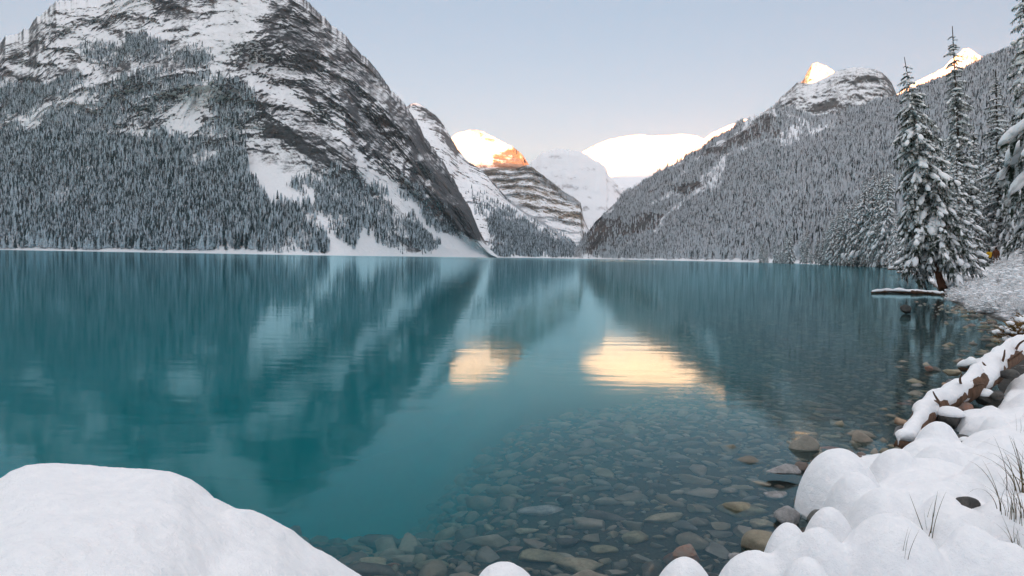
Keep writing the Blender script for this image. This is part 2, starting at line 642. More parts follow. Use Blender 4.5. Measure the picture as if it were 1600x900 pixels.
mountain('snow_peak', 880, 1240, 220, 110,
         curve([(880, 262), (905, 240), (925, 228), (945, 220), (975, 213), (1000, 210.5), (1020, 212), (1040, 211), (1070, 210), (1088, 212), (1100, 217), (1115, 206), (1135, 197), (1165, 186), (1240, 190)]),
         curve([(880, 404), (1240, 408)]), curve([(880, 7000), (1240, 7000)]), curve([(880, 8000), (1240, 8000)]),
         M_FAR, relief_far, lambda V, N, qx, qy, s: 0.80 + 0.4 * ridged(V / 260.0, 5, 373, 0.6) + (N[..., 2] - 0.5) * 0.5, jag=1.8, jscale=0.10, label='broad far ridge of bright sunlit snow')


def snow_glac(V, N, qx, qy, s):
    wx, wy = warp(V, qx, qy, 3)
    a = 0.85 + (N[..., 2] - 0.55) * 0.4 + 0.15 * fbm(V / 260.0, 4, 381)
    a = a - 0.35 * soft_poly(wx, wy, [(895, 300), (950, 285), (990, 283), (985, 300), (920, 310)], 5)
    return a


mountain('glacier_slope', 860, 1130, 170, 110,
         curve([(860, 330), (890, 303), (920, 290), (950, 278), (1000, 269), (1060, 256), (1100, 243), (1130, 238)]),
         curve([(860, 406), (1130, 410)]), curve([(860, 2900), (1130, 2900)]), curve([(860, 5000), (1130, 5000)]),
         M_MIST_PALE, relief_far, snow_glac, jag=0.8, jscale=0.1, label='pale snow slope at the head of the valley')

mountain('snow_peak', 1180, 1345, 150, 90,
         curve([(1180, 185), (1215, 160), (1228, 150), (1250, 130), (1256, 124), (1264, 107), (1270, 99.5), (1276, 97.5), (1284, 101), (1292, 103), (1303, 111), (1320, 128), (1345, 150)]),
         curve([(1180, 409), (1345, 411)]), curve([(1180, 2450), (1345, 2450)]), curve([(1180, 2700), (1345, 2700)]),
         M_DOME, relief_peak, lambda V, N, qx, qy, s: 0.30 + (N[..., 2] - 0.5) * 0.9 + 0.3 * ridged(V / 40.0, 4, 391), jag=1.5, jscale=0.25, label='rock peak with a small sunlit tip behind the dome')

mountain('snow_peak', 1370, 1640, 180, 90,
         curve([(1370, 165), (1402, 147), (1430, 128), (1455, 116), (1475, 105), (1492, 88), (1503, 78), (1513, 75), (1525, 83), (1540, 92), (1560, 100), (1640, 120)]),
         curve([(1370, 412), (1640, 414)]), curve([(1370, 4200), (1640, 4200)]), curve([(1370, 5000), (1640, 5000)]),
         M_FAR, relief_far, lambda V, N, qx, qy, s: 0.62 + 0.4 * ridged(V / 150.0, 4, 395), jag=1.6, jscale=0.15, label='sunlit snow ridge behind the tall spruces')


# --- rocky dome and shoulder on the right
def relief_dome(V, s, px):
    return -ridged(V / 150.0, 4, 431) * 30 - ridged(V / 40.0, 5, 441, 0.65) * 14


def snow_dome(V, N, qx, qy, s):
    a = 0.29 + (N[..., 2] - 0.62) * 1.2 + 0.3 * fbm(V / 45.0, 4, 461) + 0.25 * ridged(V / 16.0, 3, 465, 0.7)
    wx, wy = warp(V, qx, qy, 4)
    for p in ([(1270, 165), (1300, 155), (1312, 160), (1290, 180), (1268, 178)], [(1280, 195), (1320, 165), (1330, 170), (1290, 205)]):
        a = a - 0.4 * soft_poly(wx, wy, p, 4)
    return a


mountain('rock_dome', 1180, 1440, 260, 150,
         curve([(1180, 190), (1200, 172), (1214, 160), (1220, 152), (1232, 142), (1245, 129), (1256, 130), (1264, 131), (1275, 128), (1290, 121), (1308, 111), (1322, 107.5), (1336, 105),
                (1352, 106), (1366, 108.5), (1378, 113), (1387, 121), (1394, 131), (1399, 143), (1404, 152), (1440, 175)]),
         curve([(1180, 409), (1440, 412)]), curve([(1180, 1500), (1440, 1500)]), curve([(1180, 2250), (1330, 2250), (1440, 2150)]),
         M_DOME, relief_dome, snow_dome, jag=1.6, jscale=0.3, label='rounded rock dome dusted with snow above the right forest')


# --- forested slope on the right
R_CLIFF = [[(905, 380), (930, 345), (990, 328), (1035, 330), (1030, 352), (985, 378), (950, 392), (920, 395)],
           [(1040, 290), (1085, 283), (1100, 296), (1070, 308)],
           [(1090, 238), (1130, 225), (1200, 175), (1218, 182), (1220, 215), (1150, 232), (1110, 252)],
           [(985, 300), (1040, 282), (1050, 292), (1000, 306)]]


def relief_right(V, s, px):
    qx, qy = project(V)
    c = sum(soft_poly(qx, qy, p, 6) for p in R_CLIFF)
    return ridged(V / 260.0, 3, 531) * 24 + ridged(V / 45.0, 3, 541) * 6 + c * ridged(V / 60.0, 5, 545, 0.65) * 24


R_OPEN = [[(1010, 315), (1050, 300), (1110, 285), (1130, 240), (1150, 235), (1120, 300), (1050, 320)],
          [(1150, 235), (1240, 205), (1290, 180), (1330, 165), (1300, 200), (1230, 222), (1160, 250)],
          [(1240, 210), (1262, 200), (1235, 232), (1210, 238)],
          [(895, 407), (925, 385), (955, 398), (945, 408)]]


def snow_right(V, N, qx, qy, s):
    wx, wy = warp(V, qx, qy, 5)
    a = 0.72 + (N[..., 2] - 0.6) * 0.5 + 0.2 * fbm(V / 60.0, 4, 561)
    for p in R_CLIFF:
        a = a - 0.75 * soft_poly(wx, wy, p, 5)
    for p in R_OPEN:
        a = a + 0.1 * soft_poly(wx, wy, p, 5)
    return a


R_RIDGE = curve([(896, 404), (903, 389), (912, 372), (930, 347), (960, 318), (990, 293), (1030, 268), (1060, 253), (1100, 231), (1140, 207), (1165, 188), (1200, 174), (1215, 168),
                 (1240, 172), (1268, 186), (1300, 182), (1350, 170), (1400, 156), (1430, 143), (1470, 127), (1500, 113), (1530, 100), (1560, 90), (1600, 76), (1720, 40), (1900, 20)])
R_BASE = smooth_curve([(896, 2150), (1000, 1450), (1100, 1050), (1200, 760), (1300, 470), (1350, 380), (1400, 300), (1500, 200), (1600, 165), (1900, 110)])
right = mountain('forested_hill', 896, 1900, 560, 260, R_RIDGE, SHORE_Y, R_BASE,
                 smooth_curve([(896, 2250), (1000, 2000), (1165, 1900), (1300, 1750), (1400, 1600), (1600, 1250), (1900, 900)]),
                 M_RIGHT, relief_right, snow_right, jag=1.0, jscale=0.2, prof=1.25, base_z=0.15, label='long forested hillside on the right shore')

# --- the range across the valley behind the viewer, which still hides the rising sun from the lake
def east_range():
    x = np.linspace(-15000, 15000, 260)
    k = np.linspace(0, 1, 26)
    V = np.zeros((260, 26, 3))
    H = EAST_H(x)
    for j, t in enumerate(k):
        V[:, j, 0] = x
        V[:, j, 1] = EAST_Y - 1900 * (1 - 2 * t) * -1
        V[:, j, 2] = H * (1 - abs(1 - 2 * t)) - 10
    V[..., 2] += np.minimum(1, (V[..., 2] + 10) / 300.0) * (1 - (np.abs(1 - 2 * k)[None, :] < 0.03)) * ridged(V / 1200.0, 4, 611) * 60
    N = gnormals(V)
    me = mesh_from('mountain_range', V.reshape(-1, 3), grid_faces(260, 26), M_BACK)
    set_attr(me, 'snow', 0.6 + 0.2 * fbm(V / 400.0, 3, 621))
    obj('mountain_range', me, kind='structure', label='snowy range across the valley behind the lake outlet')


EAST_Y = -7000.0


def EAST_H(x):
    # height of the shadow edge wanted 5.1 km out, carried back along the sun's rays
    t = math.tan(SUN_EL)
    edge = 645 + 0 * x
    return edge + t * (5100 - EAST_Y) + 10 * 0


east_range()

# ------------------------------------------------------------------ near shore and lake bed
SHORE_PX = [(1200, 893), (1232, 845), (1258, 800), (1268, 760), (1275, 715), (1330, 705), (1400, 702), (1445, 684), (1480, 640), (1512, 602), (1545, 570), (1566, 535),
            (1556, 510), (1540, 500), (1500, 484), (1474, 470), (1464, 456), (1452, 442), (1436, 431), (1412, 423)]
_s = on_level(np.array([p[0] for p in SHORE_PX]), np.array([p[1] for p in SHORE_PX]), 0.0)
LAND = [(-30, -14), (-30, 2.2), (-9, 2.6), (-5, 2.9), (-2.6, 3.1), (-1.2, 2.75), (-0.4, 2.6), (0.35, 2.75), (0.95, 3.0)] + [(p[0], p[1]) for p in _s] + \
       [(at(1390, 415, 250.)[0], 250), (at(1350, 415, 360.)[0], 360), (at(1300, 412, 450.)[0], 450), (at(1250, 412, 600.)[0], 600), (800, 600), (800, -14)]


def shore_sd(x, y):
    """signed distance to the near shoreline, positive on land"""
    d = np.full(np.shape(x), 1e9)
    n = len(LAND)
    for i in range(n):
        ax, ay = LAND[i]
        bx, by = LAND[(i + 1) % n]
        ex, ey = bx - ax, by - ay
        t = np.clip(((x - ax) * ex + (y - ay) * ey) / (ex * ex + ey * ey), 0, 1)
        d = np.minimum(d, np.hypot(x - ax - t * ex, y - ay - t * ey))
    return np.where(in_poly(x, y, LAND), d, -d)


BED = curve([(-400, -24), (-60, -14), (-25, -8.5), (-12, -4.6), (-7, -2.3), (-5, -1.9), (-3.5, -1.35), (-2, -0.46), (-1, -0.17), (0, -0.05), (0.25, 0.02)])
BED_R = curve([(-400, -24), (-60, -14), (-25, -6), (-12, -2.2), (-7, -1.0), (-5, -0.55), (-3.5, -0.34), (-2, -0.21), (-1, -0.13), (0, -0.05), (0.25, 0.02)])
BANK = curve([(0, 0), (0.6, 0.10), (2.0, 0.32), (6, 0.75), (14, 1.1), (40, 1.6), (120, 6), (400, 40)])


BARE = [tuple(q[:2]) for q in on_level(np.array([1385, 1440, 1498, 1533, 1562, 1606, 1640, 1575, 1520, 1470, 1420]), np.array([712, 706, 699, 664, 622, 578, 545, 530, 585, 630, 672]), 0.1)]


def ground_z(x, y):
    sd = shore_sd(x, y)
    w = sstep(1.5, 6.0, x) * sstep(3.0, 8.0, y)
    bed = BED(sd) * (1 - w) + BED_R(sd) * w
    n = fbm(np.stack([x * 0.8, y * 0.8, x * 0], -1), 4, 701)
    bed = bed * (1 + 1.3 * sstep(0.6, -1.6, x) * sstep(-0.5, -1.6, sd))
    bed = np.maximum(bed, -24.0)
    bed = bed + n * 0.05 * np.clip(-sd, 0, 1.5)
    bank = BANK(sd) * (1 + 1.25 * sstep(22, 60, y) * sstep(14, 3, sd)) + np.clip(sd, 0, 1.5) * 0.06 * n + 0.25 * np.clip((sd - 3) / 10, 0, 1) * fbm(np.stack([x * 0.2, y * 0.2, x * 0], -1), 4, 711)
    bare = soft_poly(x, y, BARE, 0.12)
    bank = bank * (1 - bare) + np.minimum(bank, 0.06 + 0.03 * n) * bare
    return np.where(sd > 0, bank - 0.05, bed), sd


def bank_material():
    t = NT('shore_snow_and_gravel')
    p = t.geo('Position')
    sep = t.new('ShaderNodeSeparateXYZ')
    t.link(p, sep.inputs[0])
    n = t.noise(9.0, 5, 0.65, p)
    n2 = t.noise(60.0, 4, 0.7, p)
    grav = t.ramp(n2, [(0.3, (0.02, 0.021, 0.02)), (0.55, (0.05, 0.05, 0.044)), (0.75, (0.09, 0.085, 0.07))])
    silt = t.mix(t.maprange(sep.outputs[2], -1.0, -3.2), grav, (0.30, 0.34, 0.31))
    f = t.maprange(t.math('ADD', sep.outputs[2], t.math('MULTIPLY', t.math('SUBTRACT', n, 0.5), 0.16)), 0.03, 0.08)
    col = t.mix(f, silt, SNOWC)
    return t.base(col, 0.8, t.bump(t.math('ADD', n2, t.math('MULTIPLY', n, 2.0)), 0.4, 0.02))


M_GROUND = bank_material()


def warp_axis(lo, hi, n, c, k):
    u = np.linspace(-1, 1, n)
    t = np.sinh(u * k) / math.sinh(k)
    return np.where(t < 0, c + t * (c - lo), c + t * (hi - c))


gx = warp_axis(-1600, 900, 420, 3.0, 6.5)
gy = warp_axis(-30, 2600, 460, 6.0, 6.2)
GX, GY = np.meshgrid(gx, gy, indexing='ij')
GZ, GSD = ground_z(GX, GY)
far_w = sstep(120, 300, np.hypot(GX, GY))
GZ = np.where((GSD < 0), GZ * 1.0, GZ)
me = mesh_from('lake_shore_ground', np.stack([GX, GY, GZ], -1).reshape(-1, 3), grid_faces(420, 460), M_GROUND)
obj('ground', me, kind='structure', label='snowy shore and stony lake bed')


# ------------------------------------------------------------------ water
def water_material():
    t = NT('lake_water')
    p = t.geo('Position')
    mp = t.new('ShaderNodeMapping')
    t.link(p, mp.inputs[0])
    mp.inputs['Scale'].default_value = (0.35, 1.0, 1.0)
    n1 = t.noise(2.6, 3, 0.5, mp.outputs[0])
    mp2 = t.new('ShaderNodeMapping')
    t.link(p, mp2.inputs[0])
    mp2.inputs['Scale'].default_value = (0.25, 1.0, 1.0)
    n2 = t.noise(0.22, 4, 0.6, mp2.outputs[0])
    sp = t.new('ShaderNodeSeparateXYZ')
    t.link(p, sp.inputs[0])
    # a light breeze ruffles the far half of the lake in patches
    pat = t.noise(0.004, 3, 0.6, mp2.outputs[0])
    ruff = t.math('MULTIPLY', t.maprange(sp.outputs[1], 180.0, 900.0), t.maprange(pat, 0.35, 0.6))
    h = t.math('ADD', t.math('MULTIPLY', n1, 0.0026), t.math('MULTIPLY', n2, t.math('ADD', 0.0065, t.math('MULTIPLY', ruff, 0.05))))
    nb = t.bump(h, 1.0, 1.0)
    fr = t.new('ShaderNodeFresnel')
    fr.inputs['IOR'].default_value = 1.33
    gl = t.new('ShaderNodeBsdfGlossy')
    t.link(t.math('ADD', 0.066, t.math('MULTIPLY', ruff, 0.10)), gl.inputs['Roughness'])
    gl.inputs['Color'].default_value = (0.56, 0.85, 0.92, 1)
    t.link(nb, gl.inputs['Normal'])
    rf = t.new('ShaderNodeBsdfRefraction')
    rf.inputs['IOR'].default_value = 1.33
    rf.inputs['Roughness'].default_value = 0.0
    mx = t.new('ShaderNodeMixShader')
    t.link(t.math('POWER', fr.outputs[0], 1.1), mx.inputs[0])     # polarised: less mirror at steep angles
    t.link(rf.outputs[0], mx.inputs[1])
    t.link(gl.outputs[0], mx.inputs[2])
    t.link(mx.outputs[0], t.out.inputs['Surface'])
    ab = t.new('ShaderNodeVolumeAbsorption')
    ab.inputs['Color'].default_value = (0.0, 0.84, 0.90, 1)
    ab.inputs['Density'].default_value = 0.37
    sc = t.new('ShaderNodeVolumeScatter')                    # glacial rock flour
    sc.inputs['Color'].default_value = (0.0, 0.92, 1.0, 1)
    sc.inputs['Density'].default_value = 0.27
    sc.inputs['Anisotropy'].default_value = 0.2
    ad = t.new('ShaderNodeAddShader')
    t.link(ab.outputs[0], ad.inputs[0])
    t.link(sc.outputs[0], ad.inputs[1])
    t.link(ad.outputs[0], t.out.inputs['Volume'])
    t.n.remove(t.b)
    return t.m


def box_mesh(name, a, b, mat):
    v = [(x, y, z) for x in (a[0], b[0]) for y in (a[1], b[1]) for z in (a[2], b[2])]
    f = [(0, 1, 3, 2), (4, 6, 7, 5), (0, 4, 5, 1), (2, 3, 7, 6), (0, 2, 6, 4), (1, 5, 7, 3)]
    return mesh_from(name, v, np.array(f), mat, smooth=False)


obj('lake', box_mesh('lake', (-1700, -20, -26), (950, 2650, 0.0), water_material()), kind='structure', label='calm turquoise lake water, clear over the near stones')


# ------------------------------------------------------------------ haze
HAZE = 0.000032
hm = bpy.data.materials.new('haze')
hm.use_nodes = True
hn = hm.node_tree
hn.nodes.clear()
ho = hn.nodes.new('ShaderNodeOutputMaterial')
hv = hn.nodes.new('ShaderNodeVolumePrincipled')
hv.inputs['Color'].default_value = (0.95, 0.96, 1.0, 1)
hv.inputs['Density'].default_value = HAZE
hv.inputs['Anisotropy'].default_value = 0.0
hn.links.new(hv.outputs[0], ho.inputs['Volume'])
obj('haze', box_mesh('haze', (-15500, -9500, -28), (15500, 9800, 1500), hm), kind='stuff')


# ------------------------------------------------------------------ conifers: materials
def tree_mat(name, dark, frost, amount, scale, up=0.5):
    t = NT(name)
    p = t.obj()
    oi = t.new('ShaderNodeObjectInfo').outputs['Random']
    off = t.new('ShaderNodeVectorMath', operation='ADD')
    t.link(p, off.inputs[0])
    cmb = t.new('ShaderNodeCombineXYZ')
    t.link(t.math('MULTIPLY', oi, 37.0), cmb.inputs[0])
    t.link(t.math('MULTIPLY', oi, 11.0), cmb.inputs[2])
    t.link(cmb.outputs[0], off.inputs[1])
    n = t.noise(scale, 4, 0.7, off.outputs[0])
    nz = t.new('ShaderNodeSeparateXYZ')
    t.link(t.geo('Normal'), nz.inputs[0])
    f = t.math('ADD', t.math('MULTIPLY', t.math('SUBTRACT', n, 0.5), 2.4), t.math('MULTIPLY', t.math('SUBTRACT', nz.outputs[2], 0.5), up))
    f = t.math('ADD', f, t.math('MULTIPLY', t.math('SUBTRACT', oi, 0.5), 0.5))
    f = t.maprange(t.math('ADD', f, amount), 0.3, 0.75)
    col = t.mix(f, t.mix(oi, dark, tuple(c * 1.9 for c in dark)), frost)
    return t.base(col, 0.9)


M_FOREST = tree_mat('frosted_forest_needles', (0.028, 0.046, 0.050), (0.58, 0.66, 0.72), 0.69, 0.9)
M_FOREST_R = tree_mat('frosted_slope_needles', (0.036, 0.044, 0.044), (0.70, 0.72, 0.75), 0.84, 0.9)
M_SHORE_TREE = tree_mat('snowy_shore_needles', (0.022, 0.030, 0.024), (0.82, 0.84, 0.86), 0.85, 0.9)


def bark_mat(name, a, b):
    t = NT(name)
    mp = t.new('ShaderNodeMapping')
    t.link(t.obj(), mp.inputs[0])
    mp.inputs['Scale'].default_value = (14, 14, 2.5)
    n = t.noise(1.0, 5, 0.65, mp.outputs[0])
    return t.base(t.ramp(n, [(0.3, a), (0.7, b)]), 0.9, t.bump(n, 0.6, 0.03))


M_BARK = bark_mat('spruce_bark', (0.035, 0.026, 0.02), (0.10, 0.075, 0.055))
M_BARK_RED = bark_mat('reddish_bark', (0.07, 0.03, 0.018), (0.19, 0.085, 0.05))


def snow_mat(name, grain=60.0, dist=0.006, lumps=0.0):
    t = NT(name)
    p = t.geo('Position')
    n = t.noise(grain, 3, 0.6, p)
    n2 = t.noise(grain * 0.12, 4, 0.6, p)
    col = t.mix(t.maprange(n2, 0.3, 0.7), (0.86, 0.87, 0.89), (0.92, 0.925, 0.935))
    t.b.inputs['Subsurface Weight'].default_value = 0.0
    return t.base(col, 0.65, t.bump(t.math('ADD', n, t.math('MULTIPLY', n2, 3.0)), 0.85, dist))


M_SNOW = snow_mat('fresh_snow', 150.0, 0.006)
M_TREE_SNOW = snow_mat('snow_on_boughs', 8.0, 0.05)
t_ = NT('spruce_needles')
_n = t_.noise(3.2, 5, 0.75, t_.geo('Position'))
M_NEEDLE = t_.base(t_.ramp(_n, [(0.3, (0.012, 0.020, 0.014)), (0.46, (0.035, 0.046, 0.034)), (0.54, (0.45, 0.47, 0.47)), (0.7, (0.78, 0.79, 0.80))]), 0.9)


# ------------------------------------------------------------------ distant trees
def low_conifer(name, seed, mat, layers=9, spikes=6, R=0.17):
    """unit-high conifer: stacked, ragged, drooping skirts round a stem"""
    r = np.random.default_rng(seed)
    v, f = [], []
    for k in range(layers):
        z0 = 0.10 + 0.88 * k / layers
        rad = R * (1 - k / layers) ** 0.8 * r.uniform(0.8, 1.2) + 0.012
        h = 1.75 * 0.88 / layers
        b = len(v)
        ox, oy = r.normal(0, 0.006, 2)
        v.append((ox, oy, min(1.0, z0 + h)))
        n = spikes * 2
        a0 = r.uniform(0, 6.28)
        for i in range(n):
            a = a0 + i * 2 * math.pi / n + r.normal(0, 0.12)
            q = rad * (r.uniform(0.85, 1.25) if i % 2 else r.uniform(0.4, 0.62))
            dz = -0.02 - (0.035 if i % 2 else 0) * r.uniform(0.6, 1.4)
            v.append((ox + q * math.cos(a), oy + q * math.sin(a), z0 + dz))
        for i in range(n):
            f.append((b, b + 1 + i, b + 1 + (i + 1) % n))
    b = len(v)
    for z, q in ((-0.06, 0.016), (0.3, 0.012)):
        for i in range(4):
            v.append((q * math.cos(i * 1.57), q * math.sin(i * 1.57), z))
    for i in range(4):
        j = (i + 1) % 4
        f += [(b + i, b + j, b + 4 + j), (b + i, b + 4 + j, b + 4 + i)]
    return mesh_from(name, v, np.array(f), mat, smooth=False)


def scatter(sheet, n, dens, seed=1, t_exp=1.0):
    r = np.random.default_rng(seed)
    V = sheet['V']
    c = np.cross(V[1:, :-1] - V[:-1, :-1], V[:-1, 1:] - V[:-1, :-1])
    area = np.linalg.norm(c, axis=-1)
    d = dens(sheet['qx'][:-1, :-1], sheet['qy'][:-1, :-1], V[:-1, :-1], sheet['N'][:-1, :-1])
    w = area * d
    tot = w.sum()
    w = w.ravel() / tot
    idx = r.choice(w.size, n, p=w)
    i, j = np.unravel_index(idx, area.shape)
    a, b = r.random(n)[:, None], r.random(n)[:, None]
    P = V[i, j] * (1 - a) * (1 - b) + V[i + 1, j] * a * (1 - b) + V[i, j + 1] * (1 - a) * b + V[i + 1, j + 1] * a * b
    return P, tot


def instance_stuff(name, pts, scale, protos, label, seed=1, flat=1.0):
    """one object: a point cloud whose points carry trees"""
    r = np.random.default_rng(seed)
    me = bpy.data.meshes.new(name)
    me.vertices.add(len(pts))
    me.vertices.foreach_set('co', np.asarray(pts, np.float32).ravel())
    set_attr(me, 'size', scale)
    set_attr(me, 'turn', r.uniform(0, 6.28, len(pts)))
    set_attr(me, 'wide', r.uniform(0.75, 1.3, len(pts)))
    vi = me.attributes.new('kind_index', 'INT', 'POINT')
    vi.data.foreach_set('value', r.integers(0, len(protos), len(pts)).astype(np.int32))
    o = obj(name, me, kind='stuff', label=label)
    ng = bpy.data.node_groups.new(name, 'GeometryNodeTree')
    ng.interface.new_socket('Geometry', in_out='INPUT', socket_type='NodeSocketGeometry')
    ng.interface.new_socket('Geometry', in_out='OUTPUT', socket_type='NodeSocketGeometry')
    N = ng.nodes
    gi, go = N.new('NodeGroupInput'), N.new('NodeGroupOutput')
    iop = N.new('GeometryNodeInstanceOnPoints')
    join = N.new('GeometryNodeGeometryToInstance')
    for p in reversed(protos):
        oi = N.new('GeometryNodeObjectInfo')
        oi.inputs['Object'].default_value = p
        ng.links.new(oi.outputs['Geometry'], join.inputs[0])

    def named(nm, typ='FLOAT'):
        a = N.new('GeometryNodeInputNamedAttribute')
        a.data_type = typ
        a.inputs[0].default_value = nm
        return a.outputs[0]
    cx = N.new('ShaderNodeCombineXYZ')
    ng.links.new(named('turn'), cx.inputs[2])
    sc = N.new('ShaderNodeCombineXYZ')
    mu = N.new('ShaderNodeMath')
    mu.operation = 'MULTIPLY'
    ng.links.new(named('size'), mu.inputs[0])
    ng.links.new(named('wide'), mu.inputs[1])
    ng.links.new(mu.outputs[0], sc.inputs[0])
    ng.links.new(mu.outputs[0], sc.inputs[1])
    ng.links.new(named('size'), sc.inputs[2])
    ng.links.new(gi.outputs[0], iop.inputs['Points'])
    ng.links.new(join.outputs[0], iop.inputs['Instance'])
    iop.inputs['Pick Instance'].default_value = True
    ng.links.new(named('kind_index', 'INT'), iop.inputs['Instance Index'])
    ng.links.new(cx.outputs[0], iop.inputs['Rotation'])
    ng.links.new(sc.outputs[0], iop.inputs['Scale'])
    ng.links.new(iop.outputs[0], go.inputs[0])
    md = o.modifiers.new('trees', 'NODES')
    md.node_group = ng
    return o


def clump(P):
    return np.clip(1.0 + 0.75 * fbm(P / 45.0, 3, 811, 0.6), 0.5, 1.6)


def protos(base, mat, n=5, **kw):
    return [bpy.data.objects.new(base, low_conifer(base, 100 + k, mat, R=0.085 + 0.013 * k, **kw)) for k in range(n)]


P_LEFT = protos('distant_conifer', M_FOREST)
P_RIGHT = protos('distant_conifer', M_FOREST_R)


L_FOREST = [([(-320, 222), (0, 208), (60, 203), (140, 212), (180, 222), (330, 212), (372, 240), (392, 288), (432, 316), (470, 335), (500, 358), (524, 404), (-320, 400)], 1.0),
            ([(-60, 128), (60, 135), (130, 130), (60, 172), (-60, 205)], 0.55),
            ([(140, 145), (240, 118), (325, 128), (258, 172), (250, 205), (150, 210), (60, 200)], 0.5),
            ([(330, 135), (380, 130), (400, 190), (380, 240), (340, 215)], 0.5),
            ([(205, 62), (252, 66), (250, 98), (205, 98)], 0.5),
            ([(262, 84), (325, 74), (338, 104), (262, 100)], 0.5),
            ([(130, 70), (205, 75), (200, 98), (120, 95)], 0.25),
            ([(440, 285), (545, 285), (560, 330), (600, 352), (640, 378), (600, 380), (575, 345), (560, 384), (530, 370), (500, 345)], 0.8),
            ([(562, 285), (605, 318), (690, 366), (660, 392), (640, 388), (600, 352), (560, 322)], 0.8),
            ([(622, 292), (655, 302), (725, 372), (690, 376)], 0.7),
            ([(640, 360), (700, 372), (690, 388), (650, 392)], 0.4),
            ([(400, 300), (440, 322), (500, 345), (470, 335), (432, 316)], 0.4),
            ([(480, 262), (560, 272), (620, 320), (560, 330)], 0.4)]
L_CLEAR = [([(520, 404), (530, 374), (560, 388), (574, 352), (600, 384), (650, 394), (702, 368), (745, 378), (785, 407)], 1),
           ([(548, 235), (562, 240), (645, 312), (708, 372), (700, 384), (640, 335), (600, 305), (556, 272)], 1),
           ([(458, 278), (476, 285), (522, 345), (508, 350)], 1), ([(375, 262), (410, 270), (450, 312), (430, 318), (400, 300)], 0.9)]


def polys_density(lst, clear=(), w=9, amp=12, base=0.0):
    def f(qx, qy, V, N):
        wx, wy = warp(V, qx, qy, amp, 0.04, 15)
        d = base * np.ones(qx.shape)
        for p, k in lst:
            d = np.maximum(d, k * soft_poly(wx, wy, p, w))
        for p, k in clear:
            d = d * (1 - k * soft_poly(wx, wy, p, 3))
        return d * np.clip(0.75 + 1.3 * fbm(V / 70.0, 4, 801, 0.6), 0.04, 1.6) * (V[..., 2] > 2.3 + 2.4 * fbm(V / 28.0, 3, 821))
    return f


P, tot = scatter(left, 68000, polys_density(L_FOREST, L_CLEAR), 3)
print('left density', tot, len(P) / tot)
qx, qy = project(P)
h = RNG.uniform(9, 19, len(P)) * np.where(qy < 215, 0.6, 1.0) * np.where(qx > 440, 0.62, 1.0)
h = h * clump(P)
instance_stuff('forest', P, h, P_LEFT, 'dense frosted conifer forest on the left mountain foot', 5)

P, tot = scatter(back, 6000, polys_density([([(770, 340), (800, 338), (860, 365), (905, 392), (905, 407), (800, 407), (760, 380)], 1.0), ([(740, 300), (790, 330), (780, 345), (745, 330)], 0.25)]), 4)
instance_stuff('forest', P, RNG.uniform(9, 18, len(P)), P_LEFT, 'forest strip along the foot of the valley mountain', 6)

P, tot = scatter(right, 120000, polys_density([([(890, 420), (890, 380), (1165, 150), (1300, 100), (1950, -200), (1950, 450)], 1.0)],
                                             [(p, 0.96) for p in R_CLIFF] + [(p, 0.9) for p in R_OPEN]), 5)
print('right density', tot, len(P) / tot)
qx, qy = project(P)
keep = P[:, 1] > 150
P = P[keep]
instance_stuff('forest', P, RNG.uniform(6, 16, len(P)) * clump(P), P_RIGHT, 'frosted conifer forest covering the right hillside', 7)


# ------------------------------------------------------------------ snow-laden spruces near the shore
def add_tri(v, f, a, b, c):
    k = len(v)
    v += [a, b, c]
    f.append((k, k + 1, k + 2))


def tube(pts, rad, sides=6, cap=True):
    """closed tapered tube along pts"""
    pts = [Vector(p) for p in pts]
    v, f = [], []
    n = len(pts)
    for i, p in enumerate(pts):
        d = (pts[min(i + 1, n - 1)] - pts[max(i - 1, 0)]).normalized()
        s = d.cross(Vector((0, 0, 1)) if abs(d.z) < 0.95 else Vector((1, 0, 0))).normalized()
        w = d.cross(s)
        for k in range(sides):
            a = 2 * math.pi * k / sides
            v.append(tuple(p + (s * math.cos(a) + w * math.sin(a)) * rad[i]))
    for i in range(n - 1):
        for k in range(sides):
            a, b = i * sides + k, i * sides + (k + 1) % sides
            f += [(a, b, b + sides), (a, b + sides, a + sides)]
    if cap:
        for k in range(1, sides - 1):
            f.append((0, k + 1, k))
            o = (n - 1) * sides
            f.append((o, o + k, o + k + 1))
    return v, f


def blob(sub):
    bm = bmesh.new()
    bmesh.ops.create_icosphere(bm, subdivisions=sub, radius=1.0)
    v = [tuple(x.co) for x in bm.verts]
    f = [tuple(q.index for q in x.verts) for x in bm.faces]
    bm.free()
    return v, f


BLOB1 = blob(1)
BLOB2 = blob(2)


def lumpy_blob(seed):
    v, f = blob(2)
    v = np.array(v)
    v = v * (1 + 0.38 * fbm(v * 1.5 + seed * 7.0, 4, seed)[:, None])
    v[:, 2] = np.where(v[:, 2] < 0, v[:, 2] * 0.6, v[:, 2])
    return [tuple(x) for x in v], f


LUMPS = [lumpy_blob(k) for k in range(6)]


